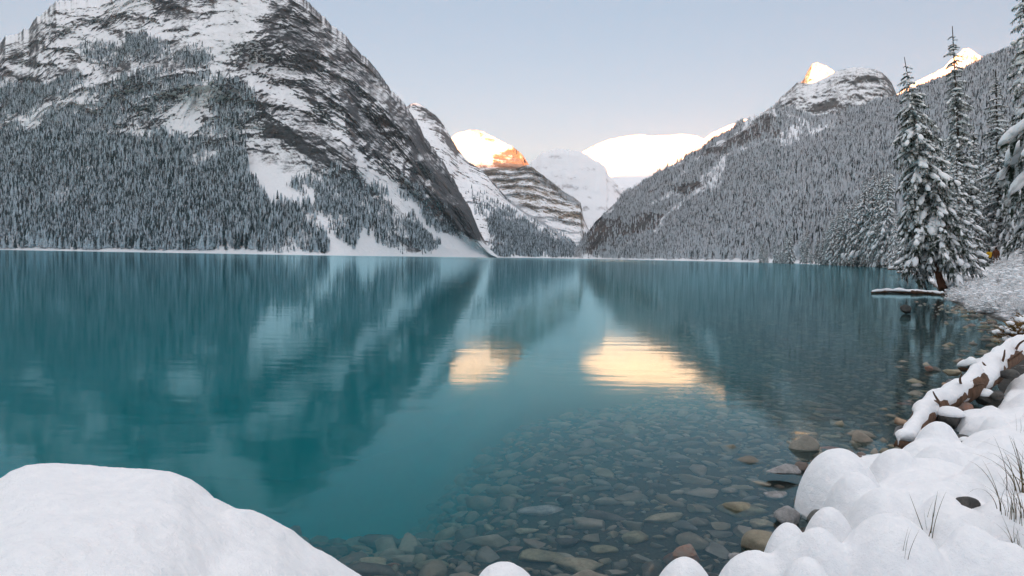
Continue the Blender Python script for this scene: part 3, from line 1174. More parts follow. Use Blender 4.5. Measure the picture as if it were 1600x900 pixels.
def spruce_meshes(name, seed, R=0.13, whorls=24, per=6, heavy=1.0, droop=0.6, z_low=0.07, seg=5, lumpy=0.35, trunk_r=0.013, gaps=0.1, clumps=4, blob_=None):
    """unit-high spruce: trunk, needle boughs and the snow lying on them, as three meshes"""
    r = random.Random(seed)
    BLOB = blob_ or BLOB1
    nv, nf, sv, sf = [], [], [], []
    for wi in range(whorls):
        t0 = wi / (whorls - 1)
        z = z_low + (0.965 - z_low) * t0 ** 0.92
        Lw = R * ((1 - t0) ** 0.72) * r.uniform(0.75, 1.15) + 0.012
        n = max(4, int(round(per * (1 - 0.35 * t0))))
        a0 = r.uniform(0, 6.28)
        for bi in range(n):
            if r.random() < gaps:
                continue
            a = a0 + 6.283 * bi / n + r.uniform(-0.35, 0.35)
            L = Lw * r.uniform(0.65, 1.25)
            zb = z + r.uniform(-0.012, 0.012)
            dr = droop * r.uniform(0.6, 1.3) * (1.05 - 0.55 * t0)
            ca, sa = math.cos(a), math.sin(a)
            side = Vector((-sa, ca, 0))
            sp = []
            for k in range(seg + 1):
                q = k / seg
                sp.append(Vector((ca * L * q, sa * L * q, zb + L * (0.10 * q - dr * q ** 1.7))))
            # needles: side sprays and hanging fringe
            for k in range(1, seg + 1):
                q = k / seg
                wd = L * 0.36 * (1.1 - 0.7 * q)
                for sg in (-1, 1):
                    tip = sp[k] + side * (sg * wd * r.uniform(0.7, 1.3)) + Vector((ca * L * 0.16, sa * L * 0.16, -L * r.uniform(0.10, 0.30)))
                    add_tri(nv, nf, sp[k - 1], sp[k] + Vector((ca, sa, 0)) * L * 0.1, tip)
                    tip2 = sp[k] + side * (sg * wd * r.uniform(0.3, 0.7)) + Vector((0, 0, -L * r.uniform(0.20, 0.42)))
                    add_tri(nv, nf, sp[k - 1], sp[k], tip2)
            add_tri(nv, nf, sp[-2] + side * L * 0.07, sp[-2] - side * L * 0.07, sp[-1] + Vector((ca * L * 0.16, sa * L * 0.16, -L * 0.08)))
            # clumps of snow on the bough
            for cl in range(clumps):
                if r.random() < 0.16:
                    continue
                q = (cl + r.uniform(0.25, 0.95)) / clumps * 0.92 + 0.12
                i0 = min(int(q * seg), seg - 1)
                ff = min(1.1, q * seg - i0)
                c = sp[i0] * (1 - ff) + sp[i0 + 1] * ff + side * L * r.uniform(-0.16, 0.16) * (1.2 - q)
                dr_ = (sp[i0 + 1] - sp[i0]).normalized()
                upv = dr_.cross(side)
                if upv.z < 0:
                    upv = -upv
                w = L * 0.27 * heavy * (1.15 - 0.5 * q) * r.uniform(1 - lumpy, 1 + lumpy) * 3.0 / (clumps + 1.0)
                ln, th = w * r.uniform(1.2, 2.0), w * r.uniform(0.55, 0.85)
                b = len(sv)
                if blob_ is LUMPS:
                    BLOB = LUMPS[r.randrange(6)]
                for p_ in BLOB[0]:
                    k_ = r.uniform(0.82, 1.2) if BLOB is BLOB1 else r.uniform(0.95, 1.05)
                    x_, y_, z_ = p_[0] * ln * k_, p_[1] * w * k_, p_[2] * th * k_
                    v_ = c + dr_ * x_ + side * y_ + upv * (z_ + th * 0.35)
                    sv.append((v_.x, v_.y, v_.z - 0.25 * abs(y_)))
                sf += [(f0 + b, f1 + b, f2 + b) for f0, f1, f2 in BLOB[1]]
    # leader with its own cap of snow
    tv, tf = tube([(0, 0, -0.05), (0, 0, 0.0), (0.002, 0, 0.5), (0, 0, 1.0)], [trunk_r * 1.25, trunk_r, trunk_r * 0.6, 0.0015], 7)
    return (mesh_from(name + '_trunk', tv, np.array(tf), M_BARK),
            mesh_from(name + '_crown', [tuple(x) for x in nv], np.array(nf), M_NEEDLE, smooth=False),
            mesh_from(name + '_snow', sv, np.array(sf), M_TREE_SNOW))


def tree_thing(name, meshes, loc, height, turn=0.0, lean=(0.0, 0.0), wide=1.0, label=None, cat='tree', group=None):
    e = bpy.data.objects.new(name, None)
    link(e)
    e.empty_display_size = 0.2
    e.location = loc
    e.rotation_euler = (lean[1], lean[0], turn)
    e.scale = (height * wide, height * wide, height)
    props(e, label, cat, group)
    for nm, me in zip(('trunk', 'crown', 'snow_load'), meshes):
        obj(nm, me, e, kind=None if nm == 'trunk' else 'stuff')
    return e


# hero trees (foot pixel, distance, crown-top pixel)
def hero(px, py, y, top_px, top_py, meshes, turn, label, wide=1.0, group=None):
    foot = at(px, py, y)
    top = at(top_px, top_py, y)
    hgt = math.hypot(top[2] - foot[2], top[0] - foot[0])
    lean = math.atan2(top[0] - foot[0], top[2] - foot[2])
    e = tree_thing('spruce_tree', meshes, tuple(foot), hgt, turn, (0, 0), wide, label, 'tree', group)
    e.rotation_euler = (Matrix.Rotation(lean, 3, 'Y') @ Matrix.Rotation(turn, 3, 'Z')).to_euler()
    return e


big = spruce_meshes('leaning_spruce', 21, R=0.15, whorls=40, per=8, heavy=0.78, droop=0.85, z_low=0.12, seg=6, lumpy=0.6, trunk_r=0.012, gaps=0.15, clumps=5, blob_=LUMPS)
hero(1470, 447, 40, 1413, 89, big, 0.6, 'tall snow-laden spruce leaning over the water, reddish trunk foot showing', 0.88)
tall = spruce_meshes('tall_spruce', 22, R=0.072, whorls=52, per=6, heavy=0.72, lumpy=0.6, droop=0.7, z_low=0.05, seg=5, trunk_r=0.009)
hero(1508, 418, 74, 1488, 41, tall, 1.1, 'tallest thin dark-topped spruce just right of the leaning spruce')
edge = spruce_meshes('edge_spruce', 23, R=0.075, whorls=44, per=7, heavy=0.95, lumpy=0.55, droop=0.9, z_low=0.06, seg=6, trunk_r=0.010)
hero(1640, 425, 40, 1592, -60, edge, 0.3, 'broad spruce at the right edge with thick snow pads')
mid_a = spruce_meshes('shore_spruce', 24, R=0.15, whorls=26, per=7, heavy=0.85, lumpy=0.6, droop=0.75, seg=4)
mid_b = spruce_meshes('shore_spruce', 25, R=0.12, whorls=28, per=6, heavy=0.8, lumpy=0.6, droop=0.6, seg=4)
mid_c = spruce_meshes('shore_spruce', 26, R=0.18, whorls=24, per=8, heavy=0.9, lumpy=0.6, droop=0.85, seg=4)
for px, py, y, tx, ty, ms, tn, w, lab in [
        (1564, 420, 80, 1556, 108, tall, 2.0, 1.2, 'spruce between the tallest spruce and the right edge, behind the path'),
        (1497, 424, 55, 1462, 205, mid_b, 0.2, 1.15, 'medium snowy spruce directly behind the leaning spruce'),
        (1498, 422, 58, 1494, 232, mid_a, 1.4, 1.0, 'white bushy spruce left of the snow path'),
        (1588, 422, 72, 1586, 150, mid_c, 2.6, 0.45, 'dense snowy spruce at the right of the snow path'),
        (1455, 420, 96, 1449, 226, mid_a, 0.9, 0.7, 'slim snowy spruce far behind the left side of the leaning spruce'),
        (1480, 419, 92, 1474, 205, mid_c, 1.9, 0.55, 'snowy spruce rising behind the leaning spruce on its right'),
        (1524, 417, 105, 1521, 186, mid_b, 2.9, 0.75, 'snowy spruce standing behind the walkers, left of the path'),
        (1542, 414, 150, 1541, 236, mid_a, 4.1, 0.7, 'spruce closing the far end of the snow path'),
        (1574, 417, 98, 1572, 172, mid_b, 5.0, 0.8, 'snowy spruce behind the walkers, right of the path'),
        (1606, 418, 90, 1604, 196, mid_a, 0.4, 0.7, 'snowy spruce at the right edge behind the broad one'),
        (1440, 423, 74, 1432, 240, mid_b, 3.3, 1.2, 'short snowy spruce at the water just left of the leaning spruce')]:
    hero(px, py, y, tx, ty, ms, tn, lab, w)

# the near spruce standing out of frame, whose loaded boughs hang in at the right edge
near = spruce_meshes('near_spruce', 29, R=0.16, whorls=17, per=7, heavy=1.15, clumps=4, blob_=LUMPS, droop=0.95, z_low=0.52, seg=7, lumpy=0.3, trunk_r=0.011, gaps=0.0)
hero(1722, 560, 17.0, 1684, -120, near, 0.25, 'near spruce whose heavy snow pillows hang in at the right edge')

# shore rows: the nearest trees of the right-hand forest, each an object
FAR_SET = [low_conifer('shore_conifer', 300 + k, M_SHORE_TREE, layers=11, spikes=7, R=0.12 + 0.018 * k) for k in range(4)]
r = random.Random(5)


def thin(rows, sp0, k, n):
    rows.sort(key=lambda q: q[1])
    out, cells = [], set()
    for q in rows:
        sp = max(sp0, q[1] * k)
        key = (round(q[2] / sp), round(q[1] / (sp * 2.0)))
        if key not in cells:
            cells.add(key)
            out.append(q)
    r.shuffle(out)
    return out[:n]


stand, shore_row = [], []
for k in range(1400):
    px = 1385 + 250 * r.random()
    y = r.uniform(60, max(110, float(R_BASE(px)) * 1.02))
    P_ = at(px, 405, y)
    gz, sd = ground_z(np.array([P_[0]]), np.array([y]))
    if sd[0] > 2.0 and not (1482 < px < 1606 and y < 82) and not (1512 < px < 1560 and y < 140):
        stand.append((px, y, P_[0], float(gz[0])))
for k in range(6000):
    px = 1185 + 212 * r.random() ** 0.75
    yb = float(R_BASE(px))
    y = yb * r.uniform(0.80, 1.10)
    P_ = at(px, 405, y)
    shore_row.append((px, y, P_[0], 0.4 + max(0.0, (y - yb * 0.9)) * 0.06))
pick = thin(stand, 2.2, 0.016, 105) + thin(shore_row, 2.8, 0.0065, 185)
MIDS = [mid_a, mid_b, mid_c]
for i, (px, y, x, z) in enumerate(pick):
    hgt = r.uniform(9, 17) if y < 130 else r.uniform(15, 25)
    if px < 1385:
            hgt = r.uniform(13, 29) * (1 + 0.6 * float(sstep(1255, 1390, px)))
    if y < 130:
        hgt *= 0.75 + 0.25 * min(1, (y - 60) / 70.0)
    nearby = True
    lab = 'snow-covered conifer in the crowded row along the right shore' if px < 1400 else 'snow-covered conifer in the thick stand behind the right bank'
    grp = 'shore trees of the right-hand forest' if px < 1400 else 'trees of the stand behind the right bank'
    if nearby:
        tree_thing('conifer', MIDS[i % 3], (x, y, z - 0.1), hgt, r.uniform(0, 6.28), (r.gauss(0, 0.02), r.gauss(0, 0.02)), r.uniform(0.5, 0.8) if px < 1400 else r.uniform(0.65, 1.0), lab, 'tree', grp)
    else:
        o = obj('conifer', FAR_SET[i % 4], label=lab, cat='tree', group=grp)
        o.location = (x, y, z - 0.2)
        o.rotation_euler = (0, 0, r.uniform(0, 6.28))
        w = r.uniform(0.8, 1.2)
        o.scale = (hgt * w, hgt * w, hgt)


# ------------------------------------------------------------------ foreground snow
def snow_piece(name, V, faces, N, mat, **kw):
    used = np.unique(faces)
    idx = np.full(len(V), -1)
    idx[used] = np.arange(len(used))
    me = mesh_from(name, V[used], idx[faces], mat)
    try:
        me.normals_split_custom_set_from_vertices([tuple(n) for n in N[used]])
    except Exception:
        pass
    return obj(name, me, **kw)


# big snow mound at the lower left, given as a crest line with a gentle near side and a steep far side
MOUND = curve([(-260, 860), (-120, 790), (0, 748), (14, 738), (30, 731), (60, 729), (110, 732), (150, 736), (215, 739), (245, 743), (270, 753), (288, 766), (303, 782),
               (325, 792), (345, 803), (375, 806), (395, 815), (415, 827), (435, 838), (452, 853), (470, 867), (495, 880), (520, 898), (560, 925), (600, 960)])


def snow_mound():
    nu, nf, nb = 300, 150, 40
    px = np.linspace(-260, 600, nu)
    ry = MOUND(px) + 0.5 * fbm(np.stack([px * 0.35, px * 0, px * 0], -1), 3, 901)
    crest_d = np.interp(px, [-260, 0, 200, 300, 400, 520, 600], [2.2, 2.5, 2.6, 2.55, 2.65, 2.75, 2.8])
    top = at(px, ry, crest_d)
    near = at(px, np.full(nu, 1250.0), np.full(nu, 1.02))
    V = np.zeros((nu, nf + nb, 3))
    kern = np.exp(-np.linspace(-2.5, 2.5, 81) ** 2)
    kern /= kern.sum()
    soft = np.stack([np.convolve(np.pad(top[:, c], 40, mode='reflect', reflect_type='odd'), kern, 'valid') for c in range(3)], -1)
    for j in range(nf):
        t = j / (nf - 1)
        V[:, j] = near * (1 - t) + soft * t
        V[:, j, 2] = near[:, 2] + (soft[:, 2] - near[:, 2]) * (1 - (1 - t) ** 1.75)
        V[:, j] += (top - soft) * t ** 7
    for j in range(nb):
        t = (j + 1) / nb
        V[:, nf + j] = top
        V[:, nf + j, 1] += 0.75 * t
        V[:, nf + j, 2] = top[:, 2] - (top[:, 2] + 0.6) * t ** 2.2
    q = V * np.array([1.0, 1.0, 0.4])
    env = np.concatenate([np.sin(np.linspace(0, math.pi, nf)) ** 0.7, np.zeros(nb)])[None, :]
    V[..., 2] += (0.10 * fbm(q * 1.5, 3, 911) + 0.022 * fbm(q * 5.0, 3, 915)) * env
    V[..., 2] += 0.0022 * fbm(V * 45.0, 3, 921) + (0.010 * fbm(V * 9.0, 4, 922) - 0.05 * sstep(0.25, 0.6, fbm(V * 2.2, 2, 923))) * env
    # soft trough between the main hump and the right shoulder
    qx, qy = project(V)
    tr = np.exp(-((qx - (392 - (qy - 815) * 1.0)) / 38.0) ** 2) * sstep(800, 850, qy) * 0.045
    V[:, :nf, 2] -= tr[:, :nf] * env[:, :nf]
    me = mesh_from('snow_mound', V.reshape(-1, 3), grid_faces(nu, nf + nb), M_SNOW)
    obj('snow_mound', me, label='big smooth white snow mound in the lower left corner by the deep water', cat='snow mound')


snow_mound()

# snow-capped boulders at the lower right: (top pixel, height of top, width in pixels)
DOMES = [(1322, 704, .42, 118, 'widest snow-capped boulder at the water edge, left end of the upper row'),
         (1408, 703, .38, 84, 'snow-capped boulder just right of the widest one, second in the upper row'),
         (1480, 692, .37, 82, 'snow-capped boulder below the driftwood, third in the upper row'),
         (1548, 719, .42, 92, 'round snow-capped boulder beside the grass tuft at the right edge'),
         (1345, 742, .36, 90, 'low snow hump in the middle of the boulder group'),
         (1238, 822, .30, 84, 'small snow-capped boulder at the lower left of the group by the water'),
         (1296, 828, .40, 104, 'low broad snow-capped boulder between the small one and the big front one'),
         (1416, 816, .47, 176, 'largest front snow-capped boulder with grass blades on top'),
         (1490, 776, .40, 92, 'snow-capped boulder left of the dark gap'),
         (1534, 823, .46, 116, 'snow-capped boulder under the dark gap at the lower right'),
         (1300, 795, .30, 80, 'snow saddle below the widest boulder'),
         (1402, 772, .34, 120, 'smooth snow hump in the centre of the boulder group'),
         (1190, 868, .26, 130, 'lowest snow-capped boulder at the bottom edge right of the wet stones'),
         (1074, 881, .24, 112, 'rounded snow cap in front of the wet orange stone at the bottom edge'),
         (790, 884, .22, 116, 'small snow cap peeping up at the bottom edge between the submerged stones'),
         (1275, 868, .44, 110, 'snow hump at the bottom edge in front of the boulder group'),
         (1262, 846, .33, 110, 'low snow hump between the small boulder and the front group'),
         (1590, 850, .42, 120, 'snow hump in the lower right corner')]


def right_snow():
    nx, ny = 460, 520
    xs = np.linspace(-0.8, 9.5, nx) if False else np.concatenate([np.linspace(-0.5, 4.2, 330), np.linspace(4.22, 12.5, 190)])
    ys = np.concatenate([np.linspace(1.5, 7.0, 330), np.linspace(7.03, 17.0, 190)])
    nx, ny = len(xs), len(ys)
    X, Y = np.meshgrid(xs, ys, indexing='ij')
    wob = 0.03 * fbm(np.stack([X * 2.2, Y * 2.2, X * 0], -1), 3, 931)
    Xw, Yw = X + wob, Y + 0.03 * fbm(np.stack([X * 2.2, Y * 2.2, X * 0 + 5], -1), 3, 933)
    sd = shore_sd(X, Y)
    base = np.where(sd > 0.02, 0.10 + BANK(sd) * 0.9 + 0.03 * fbm(np.stack([X, Y, X * 0], -1) * 1.3, 3, 935), -0.5)
    base = np.where(sd > 0.02, base - 0.15 * np.exp(-np.maximum(sd, 0) / 0.12), base)
    base = base - 0.10 * sstep(7.5, 4.5, Y)
    base = np.where(in_poly(X, Y, BARE), -0.5, base)
    H = [base]
    rr = random.Random(77)
    items = []
    for (px, py, zt, w, lab) in DOMES:
        P_ = on_level(np.array(px), np.array(py), zt)
        rad = 0.5 * w / F * P_[1] * 1.22
        items.append((P_[0], P_[1] + rad * 0.30, rad, zt, 0.80, 1.0))
    n_main = len(items)
    for k in range(150):
        px, py = rr.uniform(1440, 1680), rr.uniform(560, 800)
        zt = rr.uniform(0.25, 0.5)
        P_ = on_level(np.array(px), np.array(py), zt)
        s_ = float(shore_sd(np.array([P_[0]]), np.array([P_[1]]))[0])
        if s_ < 0.22 or in_poly(np.array(P_[0]), np.array(P_[1]), BARE) or any(math.hypot(P_[0] - i[0], P_[1] - i[1]) < i[2] * 0.8 for i in items):
            continue
        zt = float(BANK(s_)) * 0.9 + rr.uniform(0.16, 0.30)
        items.append((P_[0], P_[1], rr.uniform(0.18, 0.36), zt, 0.7, rr.uniform(0.8, 1.25)))
    for (cx, cy, rad, zt, pw, asp) in items:
        rho2 = ((Xw - cx) / (rad * asp)) ** 2 + ((Yw - cy) / (rad * 1.05)) ** 2
        h = np.where(rho2 < 1, (zt + 0.25) * np.clip(1 - rho2, 0, 1) ** (pw * 0.5) - 0.25, -0.6)
        H.append(h)
    H = np.stack(H, 0)
    k = 42.0
    mx = H.max(0)
    Z = mx + np.log(np.exp(k * (H - mx)).sum(0)) / k - 0.01
    # loosen the blend with a light blur so creases stay soft
    for _ in range(2):
        Zb = Z.copy()
        Zb[1:-1, 1:-1] = (Z[1:-1, 1:-1] * 4 + Z[:-2, 1:-1] + Z[2:, 1:-1] + Z[1:-1, :-2] + Z[1:-1, 2:]) / 8
        Z = Zb
    Z = Z + 0.012 * fbm(np.stack([X * 8, Y * 8, X * 0], -1), 4, 941, 0.6)
    Z = Z + 0.03 * fbm(np.stack([X * 3.0, Y * 3.0, X * 0], -1), 2, 943)
    V = np.stack([X, Y, Z], -1)
    N = gnormals(V).reshape(-1, 3)
    lab = H.argmax(0)
    lab = np.where(lab > n_main, 0, lab)
    fc = grid_faces(nx, ny)
    fl = lab.reshape(-1)[fc]
    fz = Z.reshape(-1)[fc].max(1)
    flab = np.sort(fl, 1)[:, 1]
    Vf = V.reshape(-1, 3)
    ok = fz > -0.12
    for i in range(0, n_main + 1):
        sel = fc[(flab == i) & ok]
        if not len(sel):
            continue
        if i == 0:
            snow_piece('snow_bank', Vf, sel, N, M_SNOW, kind='structure', label='smooth snow bank behind the capped boulders')
        else:
            snow_piece('snow_covered_boulder', Vf, sel, N, M_SNOW, label=DOMES[i - 1][4], cat='boulder', group='snow-capped boulders on the near shore')
    return xs, ys, Z


XS, YS, ZS = right_snow()


def snow_z(x, y):
    i = int(np.clip(np.searchsorted(XS, x), 0, len(XS) - 1))
    j = int(np.clip(np.searchsorted(YS, y), 0, len(YS) - 1))
    return float(ZS[i, j])


def on_snow(px, py):
    """first point of the right-hand snow along a photograph pixel's line of sight"""
    rd = ray(np.array(float(px)), np.array(float(py)))
    for d in np.arange(2.0, 16.5, 0.01):
        p = np.array([0, 0, CH]) + rd * d
        if p[2] <= snow_z(p[0], p[1]):
            return p
    return p


# ------------------------------------------------------------------ stones
def stone_material():
    t = NT('lake_stone')
    p = t.obj()
    tone = t.attr('tone')
    oi = t.new('ShaderNodeObjectInfo').outputs['Random']
    k = t.math('FRACT', t.math('ADD', tone, oi))
    base = t.ramp(k, [(0.0, (0.11, 0.11, 0.10)), (0.22, (0.20, 0.185, 0.15)), (0.45, (0.27, 0.24, 0.17)), (0.62, (0.15, 0.155, 0.15)), (0.8, (0.34, 0.31, 0.25)), (0.93, (0.21, 0.16, 0.135)), (1.0, (0.10, 0.095, 0.09))])
    pos = t.geo('Position')
    n = t.noise(9.0, 6, 0.7, pos)
    n2 = t.noise(45.0, 4, 0.7, pos)
    col = t.mix(t.maprange(n, 0.35, 0.7, 0, 0.65), base, t.mix(0.5, base, (0.03, 0.03, 0.026)))
    col = t.mix(t.maprange(n2, 0.55, 0.75, 0, 0.5), col, (0.26, 0.25, 0.22))
    return t.base(col, 0.6, t.bump(t.math('ADD', n, t.math('MULTIPLY', n2, 0.4)), 0.6, 0.02))


M_STONE = stone_material()


def plain_stone(name, c1, c2, sc=10.0):
    t = NT(name)
    pos = t.geo('Position')
    n = t.noise(sc, 6, 0.7, pos)
    n2 = t.noise(sc * 5, 4, 0.7, pos)
    col = t.mix(t.maprange(n, 0.35, 0.65), c1, c2)
    col = t.mix(t.maprange(n2, 0.5, 0.75, 0, 0.7), col, tuple(0.4 * c for c in c1))
    return t.base(col, 0.6, t.bump(t.math('ADD', n, t.math('MULTIPLY', n2, 0.4)), 0.6, 0.02))


M_RUST = plain_stone('rusty_stone', (0.30, 0.14, 0.09), (0.20, 0.17, 0.15), 7)
M_TAN = plain_stone('tan_stone', (0.40, 0.35, 0.25), (0.24, 0.22, 0.16), 8)
M_DARK = plain_stone('dark_wet_stone', (0.05, 0.05, 0.048), (0.10, 0.095, 0.085), 9)
M_OLIVE = plain_stone('olive_stone', (0.29, 0.27, 0.18), (0.16, 0.15, 0.11), 8)
M_GREY = plain_stone('grey_stone', (0.36, 0.35, 0.34), (0.18, 0.18, 0.18), 12)
M_RED = plain_stone('red_stone', (0.34, 0.10, 0.06), (0.24, 0.12, 0.09), 6)


def ico(sub):
    bm = bmesh.new()
    bmesh.ops.create_icosphere(bm, subdivisions=sub, radius=1.0)
    v = np.array([x.co[:] for x in bm.verts])
    f = np.array([[q.index for q in x.verts] for x in bm.faces])
    bm.free()
    return v, f


ICO = {k: ico(k) for k in (1, 2, 3)}


def rock_verts(seed, sub=3, cuts=9, cut_lo=0.62, cut_hi=0.95, rough=0.10, flat=0.6):
    r_ = np.random.default_rng(seed)
    v, f = ICO[sub]
    v = v.copy()
    for k in range(cuts):
        n = r_.normal(size=3)
        n /= np.linalg.norm(n)
        d = v @ n
        lim = r_.uniform(cut_lo, cut_hi)
        over = np.maximum(d - lim, 0)
        v = v - n * (over * 0.92)[:, None]
    v = v * (1 + rough * fbm(v * 1.6 + seed, 3, seed)[:, None])
    v = v * np.array([1.0, r_.uniform(0.6, 0.9), flat * r_.uniform(0.8, 1.2)])
    return v, f


ROCKS = []
for k in range(14):
    v_, f_ = rock_verts(500 + k, 3, cuts=13 + k % 6, cut_lo=0.32, cut_hi=0.72, flat=0.66, rough=0.14)
    me_ = mesh_from('stone', v_, f_, M_STONE)
    set_attr(me_, 'tone', np.full(len(v_), 0.0))
    ROCKS.append(me_)


def bed_at(px, py):
    """point of the lake bed seen at a pixel, allowing for the bend of light at the surface"""
    p0 = on_level(np.array(float(px)), np.array(float(py)), 0.0)
    d = np.array(p0) - np.array([0, 0, CH])
    hd = np.array([d[0], d[1]]) / math.hypot(d[0], d[1])
    ci = math.hypot(d[0], d[1]) / np.linalg.norm(d)
    st = ci / 1.33
    tan_t = st / math.sqrt(1 - st * st)
    z = 0.0
    for _ in range(12):
        q = p0[:2] + hd * (-z) * tan_t
        z = min(0.0, float(ground_z(np.array([q[0]]), np.array([q[1]]))[0][0]))
    return np.array([q[0], q[1], z]), math.hypot(q[0], q[1])


PLACED = []


def special_stone(px, py, wpx, aspect, rise, mat, label, turn=0.0, seed=1, tilt=(0, 0), cuts=9, lift=0.0):
    p, d = bed_at(px, py)
    rad = 0.56 * wpx / F * p[1]
    v, f = rock_verts(seed, 3, cuts=cuts + 6, cut_lo=0.38, cut_hi=0.75, flat=1.0, rough=0.13)
    v = v / np.abs(v).max(0)
    v = v * np.array([1.0, aspect, rise]) * rad
    v = np.array(Matrix.Rotation(tilt[0], 3, 'X') @ Matrix.Rotation(tilt[1], 3, 'Y')) @ v.T
    v = v.T
    me_ = mesh_from('stone', v, f, mat)
    o = obj('stone', me_, label=label, cat='stone')
    o.location = (p[0], p[1], p[2] + rad * rise * 0.55 + lift)
    o.rotation_euler = (0, 0, turn)
    PLACED.append((p[0], p[1], rad * 0.9))
    return o


special_stone(1030, 812, 74, 0.5, 0.38, M_TAN, 'long tan slab lying slanted in the clear shallows, brightest of the submerged stones', 0.45, 1, (0.15, -0.2), 12)
special_stone(998, 845, 48, 0.85, 0.75, M_OLIVE, 'round brown boulder just below the long tan slab', 0.2, 2, cuts=4)
special_stone(1158, 800, 82, 0.5, 0.40, M_OLIVE, 'broad olive slab right of the long tan slab', 0.15, 3, (0.1, 0.1), 12)
special_stone(1186, 822, 44, 0.7, 0.6, M_TAN, 'blocky tan stone tucked under the right end of the broad olive slab', -0.3, 4)
special_stone(838, 874, 78, 0.6, 0.42, M_OLIVE, 'wide flat olive stone at the bottom between two snow caps', 0.1, 5, (0.1, 0.05), 10)
special_stone(906, 888, 84, 0.6, 0.5, M_TAN, 'pale rust-streaked slab at the bottom edge right of the wide olive stone', -0.2, 6, (0.0, 0.12), 11)
special_stone(940, 863, 50, 0.6, 0.45, M_OLIVE, 'oval olive stone left of the wet orange one', 0.1, 7, cuts=4)
special_stone(884, 852, 38, 0.8, 0.8, M_DARK, 'dark squarish stone above the wide olive stone', 0.4, 8)
special_stone(882, 790, 26, 0.5, 1.7, M_DARK, 'dark pointed stone standing upright on the lake bed', 0.2, 9, (0, 0.12), 12)
special_stone(845, 802, 70, 0.55, 0.30, M_GREY, 'pale submerged block at the edge of the deep water beside the upright stone', 0.35, 10, cuts=13)
special_stone(1063, 876, 58, 0.8, 0.95, M_RUST, 'wet grey stone with an orange patch rising behind a snow cap', 0.5, 11, (0, -0.3), 6)
special_stone(1162, 878, 44, 0.8, 0.75, M_GREY, 'light grey streaked stone above the water near the lowest snow cap', -0.4, 12, cuts=5)
special_stone(675, 888, 50, 0.75, 0.6, M_OLIVE, 'brown oval stone at the bottom edge left of the small snow cap', 0.3, 13, cuts=5)
special_stone(586, 884, 50, 0.6, 0.6, M_TAN, 'pale brown block at the bottom edge, leftmost of the clear stones', 0.0, 14)
special_stone(614, 888, 34, 0.8, 0.8, M_RUST, 'reddish stone touching the pale brown block', 0.6, 15)
special_stone(712, 880, 34, 0.8, 0.6, M_DARK, 'dark round stone right of the brown oval stone', 0.0, 16, cuts=4)
special_stone(628, 846, 44, 0.6, 0.45, M_OLIVE, 'dim greenish slab farther out above the reddish stone', 0.2, 17)
special_stone(525, 866, 46, 0.7, 0.5, M_DARK, 'murky dark stone beside the big snow mound', 0.0, 18)
special_stone(790, 838, 42, 0.6, 0.5, M_DARK, 'dark flat stone in deeper water above the small snow cap', 0.3, 19)
special_stone(820, 832, 40, 0.6, 0.5, M_TAN, 'small squared tan stone left of the dark squarish stone', 0.1, 20)
special_stone(1224, 751, 54, 0.55, 0.35, M_GREY, 'flat grey slab breaking the surface left of the boulder group', 0.05, 21, cuts=8, lift=0.10)
special_stone(1298, 684, 30, 0.6, 0.5, M_TAN, 'low tan stone just above water behind the widest snow-capped boulder', 0.1, 22, cuts=6, lift=0.03)
special_stone(1302, 702, 34, 0.7, 0.4, M_RED, 'brick-red submerged stone behind the widest snow-capped boulder', 0.2, 23, cuts=8, lift=0.0)
special_stone(1212, 778, 40, 0.7, 0.6, M_GREY, 'rounded grey stone below the flat slab by the water edge', 0.2, 24, cuts=4, lift=0.03)
special_stone(1230, 818, 44, 0.8, 0.8, M_GREY, 'grey block touching the small snow-capped boulder', 0.6, 25, lift=0.04)
special_stone(1417, 491, 20, 0.7, 0.7, M_DARK, 'dark rounded rock alone above the water below the floating log', 0.1, 26, cuts=4, lift=0.22)
special_stone(1394, 493, 9, 0.8, 0.8, M_DARK, 'tiny rock left of the dark rounded rock in the open shallows', 0.1, 27, cuts=5, lift=0.12)
special_stone(1450, 581, 13, 0.8, 1.0, M_RUST, 'small reddish rock standing in the dark shallows', 0.1, 28, cuts=5, lift=0.10)
special_stone(1487, 592, 27, 0.6, 0.45, M_TAN, 'flat-topped brown rock in the water left of the driftwood end', 0.1, 29, cuts=6, lift=0.12)
special_stone(1486, 600, 12, 0.8, 0.8, M_GREY, 'small pale rock leaning on the flat-topped brown rock', 0.1, 30, cuts=5, lift=0.05)
special_stone(1443, 612, 30, 0.7, 0.3, M_OLIVE, 'greenish flat stone just awash near the driftwood', 0.0, 31, cuts=6, lift=0.02)
special_stone(1415, 632, 24, 0.8, 0.4, M_RED, 'rusty submerged stone left of the driftwood tip', 0.0, 32, cuts=6)
special_stone(1407, 682, 24, 0.8, 0.8, M_GREY, 'snow-dusted little rock under the tan branch stub', 0.0, 33, cuts=6, lift=0.05)


